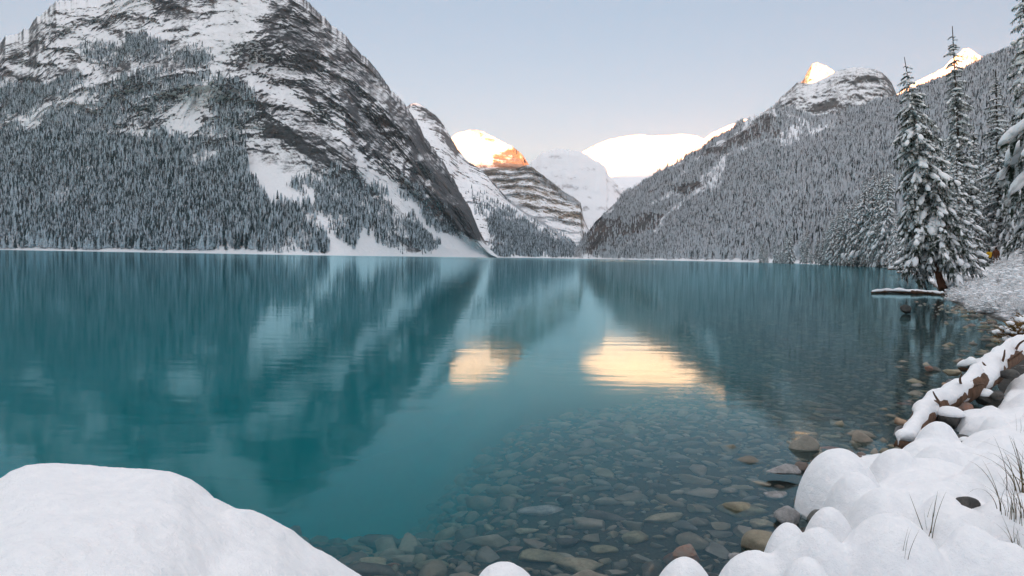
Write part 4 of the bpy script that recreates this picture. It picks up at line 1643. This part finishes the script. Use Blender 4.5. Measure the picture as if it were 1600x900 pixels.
def lakebed_stones():
    r_ = np.random.default_rng(91)
    n = 80000
    x = r_.uniform(-3.2, 17, n)
    y = 2.6 + 27 * r_.random(n) ** 1.7
    sd = shore_sd(x, y)
    rad = np.clip(r_.lognormal(-3.15, 0.6, n), 0.022, 0.16) * (1 + 0.012 * y)
    lim = np.where(x > 2.5, -7.5, -3.4)
    ok = (sd < 0.15) & (sd > lim) & (np.abs(x) < y * 0.80 + 0.4)
    x, y, sd, rad = x[ok], y[ok], sd[ok], rad[ok]
    od = np.argsort(-rad)
    x, y, sd, rad = x[od], y[od], sd[od], rad[od]
    cx = np.array([p[0] for p in PLACED])
    cy = np.array([p[1] for p in PLACED])
    cr = np.array([p[2] for p in PLACED])
    keep = []
    cell = 0.5
    hashd = {}
    for i in range(len(x)):
        if len(keep) > 15000:
            break
        if ((x[i] - cx) ** 2 + (y[i] - cy) ** 2 < (0.75 * (rad[i] + cr)) ** 2).any():
            continue
        gx_, gy_ = int(x[i] // cell), int(y[i] // cell)
        bad = False
        for a in (-1, 0, 1):
            for b in (-1, 0, 1):
                for j in hashd.get((gx_ + a, gy_ + b), ()):
                    if (x[i] - x[j]) ** 2 + (y[i] - y[j]) ** 2 < (0.57 * (rad[i] + rad[j])) ** 2:
                        bad = True
                        break
                if bad:
                    break
            if bad:
                break
        if bad:
            continue
        keep.append(i)
        hashd.setdefault((gx_, gy_), []).append(i)
    k = np.array(keep)
    x, y, sd, rad = x[k], y[k], sd[k], rad[k]
    z, _ = ground_z(x, y)
    size = rad / np.hypot(x, y)
    clear = np.exp(z * 1.2)                                     # how plainly it shows through the water
    od = np.argsort(-size * clear)
    big_, small = od[:262], od[262:]
    for i in big_:
        o = obj('stone', ROCKS[int(r_.integers(0, 14))], label='wet grey-brown stone among many on the shallow lake bed', cat='stone', group='stones covering the shallow lake bed')
        s_ = rad[i]
        o.location = (x[i], y[i], z[i] + s_ * 0.22)
        o.scale = (s_ * r_.uniform(1.05, 1.5), s_ * r_.uniform(0.85, 1.1), s_ * r_.uniform(0.9, 1.6))
        o.rotation_euler = (r_.normal(0, 0.3), r_.normal(0, 0.3), r_.uniform(0, 6.28))
    tv, tf = [], []
    for q in range(8):
        v_, f_ = rock_verts(700 + q, 1 if q < 4 else 2, cuts=13, cut_lo=0.32, cut_hi=0.75, flat=0.66, rough=0.14)
        tv.append(v_)
        tf.append(f_)
    VV, FF, TT = [], [], []
    b = 0
    far = np.hypot(x, y) > 9
    for i in small:
        q = int(r_.integers(0, 4)) + (0 if far[i] else 4)
        a = r_.uniform(0, 6.28)
        c_, s__ = math.cos(a), math.sin(a)
        v_ = tv[q] * rad[i] * np.array([1.15, 1.05, r_.uniform(0.8, 1.4)])
        v_ = np.stack([v_[:, 0] * c_ - v_[:, 1] * s__, v_[:, 0] * s__ + v_[:, 1] * c_, v_[:, 2]], -1) + np.array([x[i], y[i], z[i] + rad[i] * 0.2])
        VV.append(v_)
        FF.append(tf[q] + b)
        TT.append(np.full(len(v_), r_.random()))
        b += len(v_)
    me_ = mesh_from('pebbles', np.concatenate(VV), np.concatenate(FF), M_STONE)
    set_attr(me_, 'tone', np.concatenate(TT))
    obj('pebbles', me_, kind='stuff', label='smaller stones covering the shallow lake bed')
    print('stones', len(k))


lakebed_stones()


# ------------------------------------------------------------------ driftwood
M_WOOD = bark_mat('driftwood', (0.06, 0.035, 0.022), (0.17, 0.10, 0.065))
M_PALEWOOD = bark_mat('bare_pale_wood', (0.26, 0.17, 0.11), (0.42, 0.31, 0.22))


def smooth_path(pts, n):
    pts = [np.array(p, float) for p in pts]
    out = []
    for i in range(len(pts) - 1):
        p0, p1, p2, p3 = pts[max(i - 1, 0)], pts[i], pts[i + 1], pts[min(i + 2, len(pts) - 1)]
        for k in range(n):
            t = k / n
            out.append(0.5 * ((2 * p1) + (-p0 + p2) * t + (2 * p0 - 5 * p1 + 4 * p2 - p3) * t * t + (-p0 + 3 * p1 - 3 * p2 + p3) * t ** 3))
    out.append(pts[-1])
    return out


def log_mesh(name, pts, rad, mat, seed, n=5, sides=12, knob=0.15):
    path = smooth_path(pts, n)
    rr = np.interp(np.linspace(0, 1, len(path)), np.linspace(0, 1, len(rad)), rad)
    v, f = tube(path, rr, sides)
    v = np.array(v)
    c = np.repeat(np.array(path), sides, 0)
    v = c + (v - c) * (1 + knob * fbm(v * 6.0, 3, seed))[:, None]
    q = [[x] for x in f]
    return mesh_from(name, v, np.array(f), mat)


def snow_on_log(name, pts, width, thick, seed, n=7, drip=0.06, sides=14):
    path = smooth_path(pts, n)
    m_ = len(path)
    W = np.interp(np.linspace(0, 1, m_), np.linspace(0, 1, len(width)), width)
    T = np.interp(np.linspace(0, 1, m_), np.linspace(0, 1, len(thick)), thick)
    v = []
    for i, p in enumerate(path):
        d = path[min(i + 1, m_ - 1)] - path[max(i - 1, 0)]
        d /= np.linalg.norm(d)
        sd_ = np.cross(d, [0, 0, 1])
        sd_ /= np.linalg.norm(sd_) + 1e-9
        e = 1.0 if 0 < i < m_ - 1 else 0.35
        for k in range(sides):
            a = 2 * math.pi * k / sides
            u_ = math.sin(a)
            w_ = W[i] * e * math.cos(a) * (1 + 0.28 * float(noise3(np.array([[i * 0.4, 7.0, seed]]), seed + 4)[0]))
            h_ = T[i] * e * u_ * (1 + 0.5 * float(noise3(np.array([[i * 0.5, 1.0, seed]]), seed + 6)[0])) if u_ > 0 else 0.0
            nz = float(noise3(np.array([[i * 0.55, (1 if math.cos(a) > 0 else -1) * 3.0, seed]]), seed)[0])
            low = -(W[i] * 0.55 + drip * max(0.0, nz + 0.2)) * abs(math.cos(a)) ** 0.5 if u_ <= 0 else -W[i] * 0.30 * abs(math.cos(a)) ** 2
            if u_ < -0.5:
                low *= 0.6
            v.append(p + sd_ * w_ + np.array([0, 0, h_ + low]))
    v = np.array(v)
    v = v + 0.020 * np.stack([fbm(v * 9.0, 3, seed), fbm(v * 9.0 + 50, 3, seed + 1), 1.4 * fbm(v * 6.0 + 90, 3, seed + 2)], -1)
    f = []
    for i in range(m_ - 1):
        for k in range(sides):
            a, b = i * sides + k, i * sides + (k + 1) % sides
            f += [(a, b, b + sides), (a, b + sides, a + sides)]
    for k in range(1, sides - 1):
        f.append((0, k + 1, k))
        o = (m_ - 1) * sides
        f.append((o, o + k, o + k + 1))
    return mesh_from(name, v, np.array(f), M_SNOW)


def lv(px, py, z):
    return on_level(np.array(float(px)), np.array(float(py)), z)


def empty(name, loc, label=None, cat=None, group=None):
    e = bpy.data.objects.new(name, None)
    link(e)
    e.location = loc
    e.empty_display_size = 0.1
    bpy.context.view_layer.update()
    return props(e, label, cat, group)


def child(e, name, me, label=None, kind=None):
    o = obj(name, me, e, label=label, kind=kind)
    o.matrix_parent_inverse = Matrix.Translation(-e.location)
    return o


A = [lv(1406, 697, 0.02), lv(1430, 672, 0.07), lv(1452, 640, 0.15), lv(1482, 622, 0.22), lv(1512, 607, 0.28), lv(1528, 592, 0.34)]
e = empty('driftwood_log', A[0], 'thick driftwood log blanketed in snow, its tip in the water', 'log')
child(e, 'trunk', log_mesh('trunk', A, [0.05, 0.085, 0.11, 0.125, 0.125, 0.10], M_WOOD, 3))
child(e, 'snow_cap', snow_on_log('snow_cap', [p + np.array([0, 0, 0.075]) for p in A], [0.05, 0.085, 0.11, 0.12, 0.12, 0.07], [0.03, 0.05, 0.07, 0.07, 0.09, 0.09], 5, drip=0.05))
child(e, 'branch', log_mesh('branch', [lv(1434, 671, 0.10), lv(1416, 662, 0.12), lv(1400, 657, 0.13)], [0.035, 0.026, 0.030], M_PALEWOOD, 4, knob=0.3), 'bare tan branch stub')
child(e, 'branch', log_mesh('branch', [lv(1456, 642, 0.18), lv(1446, 638, 0.2), lv(1438, 637, 0.2)], [0.04, 0.035, 0.03], M_PALEWOOD, 6), 'short pale branch stub')
child(e, 'branch', log_mesh('branch', [lv(1492, 612, 0.25), lv(1482, 604, 0.27), lv(1474, 600, 0.28)], [0.03, 0.025, 0.02], M_PALEWOOD, 7), 'pinkish bare branch stub')
for k, (p0, p1, p2) in enumerate([((1470, 632, .2), (1462, 620, .34), (1458, 612, .42)), ((1505, 610, .28), (1500, 594, .42), (1503, 584, .5)), ((1520, 604, .3), (1532, 600, .42), (1540, 602, .46)),
                                  ((1445, 662, .12), (1456, 668, .10), (1464, 676, .05))]):
    child(e, 'twig', log_mesh('twig', [lv(*p0), lv(*p1), lv(*p2)], [0.016, 0.011, 0.005], M_WOOD, 50 + k, sides=6))
B = [lv(1522, 612, 0.16), lv(1538, 592, 0.28), lv(1556, 572, 0.36), lv(1580, 556, 0.42), lv(1612, 538, 0.46), lv(1650, 524, 0.46)]
e = empty('driftwood_log', B[0], 'knotty driftwood log above the snow-blanketed one, with sawn brown end and twigs', 'log')
child(e, 'trunk', log_mesh('trunk', B, [0.10, 0.13, 0.14, 0.12, 0.10, 0.09], M_WOOD, 13, knob=0.4))
child(e, 'snow_cap', snow_on_log('snow_cap', [p + np.array([0, 0, 0.10]) for p in B], [0.09, 0.12, 0.13, 0.12, 0.11, 0.10], [0.04, 0.07, 0.10, 0.10, 0.08, 0.06], 15, drip=0.05))
child(e, 'branch', log_mesh('branch', [lv(1548, 576, 0.32), lv(1526, 572, 0.30), lv(1505, 571, 0.27)], [0.09, 0.085, 0.085], M_WOOD, 16), 'thick brown stump end jutting over the water')
child(e, 'snow_cap', snow_on_log('snow_cap', [lv(1550, 570, 0.38), lv(1528, 567, 0.37), lv(1506, 567, 0.33)], [0.11, 0.10, 0.10], [0.08, 0.07, 0.06], 17, drip=0.02))
for k, (p0, p1, p2) in enumerate([((1560, 580, .34), (1568, 560, .5), (1570, 547, .62)), ((1552, 582, .3), (1541, 573, .42), (1535, 566, .46)), ((1572, 565, .4), (1588, 556, .55), (1598, 548, .62)),
                                  ((1545, 590, .28), (1537, 580, .38), (1530, 577, .4)), ((1585, 552, .44), (1592, 538, .62), (1604, 530, .7))]):
    child(e, 'twig', log_mesh('twig', [lv(*p0), lv(*p1), lv(*p2)], [0.018, 0.014, 0.007], M_WOOD, 20 + k, sides=6))


def capped_rock(px, py, z, wpx, rise, mat, label, seed, cap=True, aspect=0.8):
    c = lv(px, py, z)
    rad = 0.5 * wpx / F * c[1]
    e = empty('rock', c, label, 'rock')
    v, f = rock_verts(seed, 3, 8, 0.55, 0.9, flat=1.0)
    v = v / np.abs(v).max(0) * np.array([1, aspect, rise]) * rad
    child(e, 'stone', mesh_from('stone', v + c, f, mat))
    if cap:
        w, f2 = ICO[3]
        w = w * np.array([0.98, aspect * 0.98, rise * 0.8]) * rad
        w[:, 2] = np.where(w[:, 2] > 0, w[:, 2], w[:, 2] * 0.35) + rise * rad * 0.48
        w = w * (1 + 0.09 * fbm(w * 9 + seed, 3, seed)[:, None])
        child(e, 'snow_cap', mesh_from('snow_cap', w + c, f2, M_SNOW))
    return e


capped_rock(1484, 655, 0.10, 44, 0.75, M_DARK, 'mossy rock with a pointed snow cap under the snow-blanketed log', 41)
capped_rock(1506, 637, 0.14, 28, 0.7, M_RUST, 'brown bare rock wedged beneath the middle of the log', 42, False)
capped_rock(1536, 622, 0.18, 32, 0.8, M_DARK, 'snow-capped rock at the inner end of the log', 43)
capped_rock(1556, 618, 0.22, 26, 0.7, M_DARK, 'dark gap rock between the driftwood and the bank', 44, False)
capped_rock(1576, 585, 0.34, 30, 0.6, M_DARK, 'dark shaded rock behind the knotty log', 45, False)
capped_rock(1500, 690, 0.05, 46, 0.5, M_DARK, 'low wet rock at the foot of the bank right of the log tip', 46, False)
capped_rock(1508, 692, 0.12, 20, 0.8, M_GREY, 'little snow-dusted rock on the wet gravel behind the boulders', 47)
p = on_snow(1512, 792)  # dark rock, its tone also standing in for the hole's shadow
o = obj('rock', mesh_from('rock', rock_verts(48, 3, 10, 0.5, 0.85, flat=0.8)[0] * 0.075, ICO[3][1], M_DARK), label='dark rock standing in for the shadowed hole between snow-capped boulders', cat='rock')
o.location = (p[0], p[1] + 0.02, p[2] + 0.005)

# ------------------------------------------------------------------ grass
t_ = NT('dry_grass')
_n = t_.new('ShaderNodeObjectInfo').outputs['Random']
_g = t_.noise(12.0, 3, 0.6, t_.geo('Position'))
M_GRASS = t_.base(t_.mix(_g, t_.ramp(_n, [(0.0, (0.05, 0.07, 0.03)), (0.4, (0.14, 0.13, 0.05)), (0.7, (0.24, 0.17, 0.08)), (1.0, (0.10, 0.05, 0.03))]), (0.05, 0.04, 0.025)), 0.7)


def blade_mesh(seed, bend):
    r_ = random.Random(seed)
    v, f = [], []
    n = 9
    for i in range(n):
        t = i / (n - 1)
        x = bend * t ** 1.8
        z = math.sqrt(max(0.0, 1 - min(0.95, bend * bend * 0.6) * t * t)) * t
        w = 0.022 * (1 - t) ** 0.7 + 0.0015
        for sx, sy in ((-w, 0), (0, w * 0.45), (w, 0)):
            v.append((x + sy, sx, z))
    for i in range(n - 1):
        for k in range(2):
            a = i * 3 + k
            f += [(a, a + 1, a + 4), (a, a + 4, a + 3)]
    return mesh_from('blade', v, np.array(f), M_GRASS)


BLADES = [blade_mesh(k, b) for k, b in enumerate((0.1, 0.3, 0.55, 0.8, 1.05))]


def tuft(px, py, n, hpx, spread, label, seed, bias=0.0, d=None):
    r_ = random.Random(seed)
    base = on_snow(px, py) if d is None else at(px, py, d)
    e = empty('grass_tuft', base, label, 'grass tuft')
    for i in range(n):
        h = hpx / F * base[1] * r_.uniform(0.5, 1.1)
        o = obj('blade', BLADES[r_.choice([0, 1, 1, 2, 3, 4]) if n > 8 else r_.choice([0, 1, 1])], e)
        o.location = (r_.gauss(0, spread), r_.gauss(0, spread), -0.02)
        o.rotation_euler = (r_.gauss(0, 0.15), r_.gauss(0, 0.15), math.pi * 0.5 * (r_.random() - 0.5) * 2 + bias)
        o.scale = (h * r_.uniform(0.7, 1.1), h * 0.45, h)
    return e


tuft(1455, 832, 8, 72, 0.016, 'thin sprig of grass blades poking from the snow between the front boulders', 3)
tuft(1412, 864, 4, 48, 0.012, 'few short dark grass blades on the largest front boulder', 4)
tuft(1598, 806, 40, 80, 0.045, 'arching green and tan grass tuft at the right edge', 5, math.pi)
tuft(1612, 770, 36, 96, 0.05, 'upper grass tuft at the right edge behind the arching one', 6, math.pi)
tuft(1600, 850, 26, 50, 0.05, 'dark reddish grass clump low at the right edge', 7, math.pi)
tuft(1598, 676, 5, 30, 0.02, 'short grass blades on the snow above the tuft', 8, math.pi)

# ------------------------------------------------------------------ brown evergreen sprig bush by the water
t_ = NT('rusty_sprigs')
_g = t_.noise(7.0, 4, 0.7, t_.geo('Position'))
M_SPRIG = t_.base(t_.ramp(_g, [(0.3, (0.04, 0.04, 0.018)), (0.5, (0.17, 0.10, 0.035)), (0.7, (0.30, 0.17, 0.06))]), 0.8)


def sprig_bush(px, py, d, size, label, seed):
    r_ = random.Random(seed)
    base = at(px, py, d)
    e = empty('evergreen_bush', base, label, 'bush')
    v, f, sv, sf = [], [], [], []
    for b in range(80):
        a = r_.uniform(0, 6.28)
        el = r_.uniform(-0.1, 1.1)
        L = size * r_.uniform(0.5, 1.0)
        d_ = Vector((math.cos(a) * math.cos(el), math.sin(a) * math.cos(el), math.sin(el)))
        sd_ = d_.cross(Vector((0, 0, 1))).normalized()
        up = sd_.cross(d_)
        for k in range(1, 12):
            q = d_ * L * k / 12 - Vector((0, 0, 0.18 * L * (k / 12) ** 2))
            for s_ in (-1, 1):
                tip = q + d_ * L * 0.11 + sd_ * s_ * L * 0.10 * r_.uniform(0.7, 1.3) + up * L * r_.uniform(-0.06, 0.08)
                add_tri(v, f, q - d_ * L * 0.05, q + up * L * 0.02 + d_ * L * 0.03, tip)
        if r_.random() < 0.3:
            c = d_ * L * r_.uniform(0.5, 0.9) + Vector((0, 0, size * 0.06))
            w, f2 = ICO[1]
            b0 = len(sv)
            s_ = size * r_.uniform(0.10, 0.22)
            for p_ in w:
                sv.append(tuple(c + Vector((p_[0] * s_, p_[1] * s_, p_[2] * s_ * 0.6))))
            sf += [tuple(int(i) + b0 for i in q) for q in f2]
    child(e, 'foliage', mesh_from('foliage', [tuple(base + np.array(x)) for x in v], np.array(f), M_SPRIG, smooth=False), kind='stuff')
    child(e, 'snow_load', mesh_from('snow_load', [tuple(base + np.array(x)) for x in sv], np.array(sf), M_TREE_SNOW), kind='stuff')


sprig_bush(1588, 530, 13.5, 0.52, 'rusty brown evergreen bush with snow lumps at the right edge above the driftwood', 3)
sprig_bush(1612, 512, 14.5, 0.50, 'second rusty evergreen bush half out of frame behind the first', 4)

# ------------------------------------------------------------------ frosted shrubs on the right bank
t_ = NT('frosted_twigs')
_g = t_.noise(3.0, 4, 0.7, t_.geo('Position'))
M_TWIG = t_.base(t_.ramp(_g, [(0.30, (0.10, 0.085, 0.07)), (0.42, (0.70, 0.70, 0.70)), (0.55, (0.88, 0.885, 0.89))]), 0.8)


def shrub_mesh(seed):
    r_ = random.Random(seed)
    v, f = [], []

    def twig(p0, p1, w):
        d = (p1 - p0)
        s_ = d.cross(Vector((r_.uniform(-1, 1), r_.uniform(-1, 1), 0.3))).normalized() * w
        u_ = d.cross(s_).normalized() * w
        b = len(v)
        for q in (p0 + s_, p0 - s_ * 0.5 + u_, p0 - s_ * 0.5 - u_, p1):
            v.append(tuple(q))
        f.extend([(b, b + 1, b + 3), (b + 1, b + 2, b + 3), (b + 2, b, b + 3)])
    for k in range(60):
        a, el = r_.uniform(0, 6.28), r_.uniform(0.25, 1.4)
        L = r_.uniform(0.55, 1.05)
        d = Vector((math.cos(a) * math.cos(el) * 0.9, math.sin(a) * math.cos(el) * 0.9, math.sin(el)))
        p0 = Vector((r_.gauss(0, 0.12), r_.gauss(0, 0.12), 0))
        p1 = p0 + d * L - Vector((0, 0, 0.1 * L))
        twig(p0, p1, 0.014)
        for j in range(6):
            t = r_.uniform(0.3, 0.95)
            q = p0 + (p1 - p0) * t
            dd = (d + Vector((r_.gauss(0, 0.6), r_.gauss(0, 0.6), r_.gauss(0.1, 0.4)))).normalized()
            q2 = q + dd * r_.uniform(0.15, 0.32)
            twig(q, q2, 0.012)
            for jj in range(2):
                q3 = q + (q2 - q) * r_.uniform(0.4, 1.0)
                d3 = Vector((r_.gauss(0, 1), r_.gauss(0, 1), r_.gauss(0, 0.7))).normalized()
                twig(q3, q3 + d3 * r_.uniform(0.06, 0.14), 0.011)
    sv, sf = [], []
    for k in range(60):
        a, el = r_.uniform(0, 6.28), r_.uniform(0.2, 1.4)
        L = r_.uniform(0.3, 0.9)
        c = Vector((math.cos(a) * math.cos(el) * L, math.sin(a) * math.cos(el) * L, math.sin(el) * L))
        w, f2 = ICO[1]
        b0 = len(sv)
        s_ = r_.uniform(0.03, 0.10)
        for p_ in w:
            sv.append((c.x + p_[0] * s_ * r_.uniform(0.9, 1.5), c.y + p_[1] * s_ * 1.2, c.z + p_[2] * s_ * 0.7))
        sf += [tuple(int(i) + b0 for i in q) for q in f2]
    return mesh_from('twigs', v, np.array(f), M_TWIG, smooth=False), mesh_from('snow_load', sv, np.array(sf), M_TREE_SNOW)


SHRUBS = [shrub_mesh(60 + k) for k in range(4)]
r = random.Random(19)
cnt = 0
for k in range(1500):
    px = r.uniform(1470, 1690)
    y = r.uniform(17, 60)
    P_ = at(px, 405, y)
    gz, sd = ground_z(np.array([P_[0]]), np.array([y]))
    if not (0.35 < sd[0] < 11) or (px > 1545 and y < 20):
        continue
    if 1522 < px < 1552 and y > 44:
        continue
    cnt += 1
    if cnt > 120:
        break
    e = bpy.data.objects.new('frosted_shrub', None)
    link(e)
    e.location = (P_[0], y, float(gz[0]) - 0.05)
    s_ = r.uniform(0.6, 1.25) * (0.5 + 0.5 * min(1.0, sd[0] / 3.0)) * (1.0 if y < 36 else 1.2)
    if 1505 < px < 1575 and y > 25:
        s_ = min(s_, 0.6)
    e.scale = (s_ * 1.2, s_ * 1.2, s_)
    e.rotation_euler = (0, 0, r.uniform(0, 6.28))
    props(e, 'frost-whitened leafless shrub in the thicket on the right bank', 'shrub', 'frosted shrubs on the right bank')
    for nm, me_ in zip(('twigs', 'snow_load'), SHRUBS[cnt % 4]):
        obj(nm, me_, e, kind='stuff')

# ------------------------------------------------------------------ floating logs and the leaning spruce's foot
C = [lv(1362, 457, 0.05), lv(1390, 455, 0.09), lv(1425, 456, 0.10), lv(1452, 457, 0.08), lv(1474, 460, 0.05)]
e = empty('fallen_log', C[0], 'long thin snow-topped log floating out from the shore below the leaning spruce', 'log')
child(e, 'trunk', log_mesh('trunk', C, [0.05, 0.09, 0.11, 0.10, 0.09], M_WOOD, 33, sides=8))
child(e, 'snow_cap', snow_on_log('snow_cap', [p_ + np.array([0, 0, 0.06]) for p_ in C], [0.05, 0.09, 0.10, 0.10, 0.09], [0.06, 0.10, 0.09, 0.08, 0.08], 35, drip=0.0))
D = [at(1388, 420.5, 120), at(1420, 420.0, 122), at(1452, 418.5, 124)]
e = empty('fallen_log', D[0], 'bleached log lying at the water behind the leaning spruce', 'log')
child(e, 'trunk', log_mesh('trunk', D, [0.16, 0.22, 0.2], M_PALEWOOD, 36, sides=8))
child(e, 'snow_cap', snow_on_log('snow_cap', [p_ + np.array([0, 0, 0.14]) for p_ in D], [0.2, 0.25, 0.22], [0.25, 0.3, 0.25], 37, drip=0.0))
E = [at(1402, 425.5, 90), at(1425, 425.5, 92), at(1444, 424.5, 93)]
e = empty('fallen_log', E[0], 'shorter bleached log in front of the other at the bend of the shore', 'log')
child(e, 'trunk', log_mesh('trunk', E, [0.10, 0.15, 0.14], M_PALEWOOD, 38, sides=8))
child(e, 'snow_cap', snow_on_log('snow_cap', [p_ + np.array([0, 0, 0.10]) for p_ in E], [0.14, 0.18, 0.16], [0.16, 0.2, 0.16], 39, drip=0.0))
F0 = at(1474, 452, 39.5)
F1 = at(1466, 428, 39.7)
F2 = at(1461, 405, 39.9)
e = empty('tree_stump', F0, 'bare reddish trunk leaning at the water edge under the leaning spruce', 'tree stump')
child(e, 'trunk', log_mesh('trunk', [F0, F1, F2], [0.24, 0.17, 0.13], M_BARK_RED, 40, sides=10))

# path between the trees, with walkers
PTH = [(1548, 44), (1545, 52), (1543, 60), (1541, 68), (1539, 78), (1536, 92), (1531, 112), (1524, 140)]


def on_path(px, d):
    x = float(at(px, 410, d)[0])
    return np.array([x, d, float(ground_z(np.array([x]), np.array([float(d)]))[0][0])])


pv = []
for (px, d) in PTH:
    c = on_path(px, d)
    for u_ in (-1.5, -0.8, 0, 0.8, 1.5):
        g_ = float(ground_z(np.array([c[0] + u_]), np.array([c[1]]))[0][0])
        pv.append((c[0] + u_, c[1], 0.5 * g_ + 0.5 * c[2] + 0.05 + 0.10 * (abs(u_) > 1)))
obj('path', mesh_from('path', pv, grid_faces(8, 5), M_SNOW), kind='structure', label='trodden snow path leading into the trees')
print('path', [on_path(1545, d)[2] for d in (44, 52, 60, 68, 80, 110)])


def cloth(name, c):
    t = NT(name)
    n = t.noise(30.0, 3, 0.6, t.obj())
    return t.base(t.mix(t.maprange(n, 0.3, 0.7, 0, 0.5), c, tuple(0.6 * q for q in c)), 0.85)


M_YEL, M_BRN, M_BLK, M_SKIN = cloth('yellow_jacket', (0.62, 0.36, 0.02)), cloth('brown_coat', (0.12, 0.05, 0.025)), cloth('dark_clothes', (0.02, 0.022, 0.03)), cloth('skin', (0.45, 0.28, 0.20))
M_HAIR = cloth('dark_hair', (0.03, 0.02, 0.015))


def skin_body(name, joints, bones, mat):
    me_ = bpy.data.meshes.new(name)
    me_.from_pydata([j[0] for j in joints], bones, [])
    o = bpy.data.objects.new(name, me_)
    link(o)
    md = o.modifiers.new('skin', 'SKIN')
    for k, j in enumerate(joints):
        me_.skin_vertices[0].data[k].radius = j[1]
    me_.skin_vertices[0].data[0].use_root = True
    sb = o.modifiers.new('sub', 'SUBSURF')
    sb.levels = sb.render_levels = 1
    me_.materials.append(mat)
    return o


def person(px, py, d, h, face, coat, trousers, label, stride=0.16, pack=None):
    foot = on_path(px, d) + np.array([0, 0, 0.06])
    e = empty('person', foot, label, 'person')
    e.rotation_euler = (0, 0, face)
    e.scale = (h / 1.75,) * 3
    J = [((0, 0, 0.92), (0.15, 0.11)), ((0, 0, 1.15), (0.14, 0.10)), ((0, 0, 1.38), (0.17, 0.11)), ((0, 0, 1.50), (0.06, 0.06)), ((0, 0.02, 1.64), (0.085, 0.10)), ((0, 0.02, 1.73), (0.06, 0.07)),
         ((-0.19, 0, 1.41), (0.065, 0.065)), ((-0.26, 0.03, 1.14), (0.05, 0.05)), ((-0.25, 0.14, 0.92), (0.04, 0.04)), ((-0.25, 0.18, 0.83), (0.035, 0.05)),
         ((0.19, 0, 1.41), (0.065, 0.065)), ((0.26, -0.03, 1.14), (0.05, 0.05)), ((0.26, 0.04, 0.90), (0.04, 0.04)), ((0.26, 0.06, 0.81), (0.035, 0.05)),
         ((-0.10, 0, 0.86), (0.09, 0.09)), ((-0.10, stride * 0.6, 0.48), (0.065, 0.065)), ((-0.10, stride, 0.07), (0.05, 0.05)), ((-0.10, stride + 0.14, 0.03), (0.04, 0.03)),
         ((0.10, 0, 0.86), (0.09, 0.09)), ((0.10, -stride * 0.3, 0.48), (0.065, 0.065)), ((0.10, -stride, 0.09), (0.05, 0.05)), ((0.10, -stride + 0.14, 0.03), (0.04, 0.03))]
    BN = [(0, 1), (1, 2), (2, 3), (3, 4), (4, 5), (2, 6), (6, 7), (7, 8), (8, 9), (2, 10), (10, 11), (11, 12), (12, 13), (0, 14), (14, 15), (15, 16), (16, 17), (0, 18), (18, 19), (19, 20), (20, 21)]
    body = skin_body('body', J, BN, trousers)
    body.parent = e
    CJ = [((0, 0, 0.80), (0.185, 0.15)), ((0, 0, 1.12), (0.175, 0.14)), ((0, 0, 1.38), (0.20, 0.145)), ((0, 0, 1.49), (0.09, 0.09)), ((-0.20, 0, 1.41), (0.09, 0.09)), ((-0.27, 0.03, 1.14), (0.07, 0.07)), ((-0.25, 0.13, 0.93), (0.055, 0.055)),
          ((0.20, 0, 1.41), (0.09, 0.09)), ((0.27, -0.03, 1.14), (0.07, 0.07)), ((0.26, 0.04, 0.92), (0.055, 0.055))]
    CB = [(0, 1), (1, 2), (2, 3), (2, 4), (4, 5), (5, 6), (2, 7), (7, 8), (8, 9)]
    c = skin_body('jacket', CJ, CB, coat)
    c.parent = e
    hv, hf = ICO[2]
    hr = obj('hair', mesh_from('hair', hv * np.array([0.105, 0.12, 0.115]) + np.array([0, 0.0, 1.67]), hf, M_HAIR), e)
    if pack:
        v, f = rock_verts(90, 2, 6, 0.7, 0.95, 0.03, 1.0)
        obj('backpack', mesh_from('backpack', v / np.abs(v).max(0) * np.array([0.17, 0.12, 0.25]) + np.array([0, -0.24, 1.2]), f, pack), e)
    return e


person(1545, 414.5, 66, 1.66, 0.15, M_YEL, M_BLK, 'walker in a yellow jacket on the snow path', 0.12, M_YEL)
person(1555.5, 415.5, 64, 1.78, -0.1, M_BRN, M_BRN, 'walker in a long brown coat beside the yellow jacket', 0.08)
person(1526, 413.5, 67, 1.6, 0.5, M_BLK, M_BLK, 'dark-clothed walker at the left side of the snow path', 0.05)
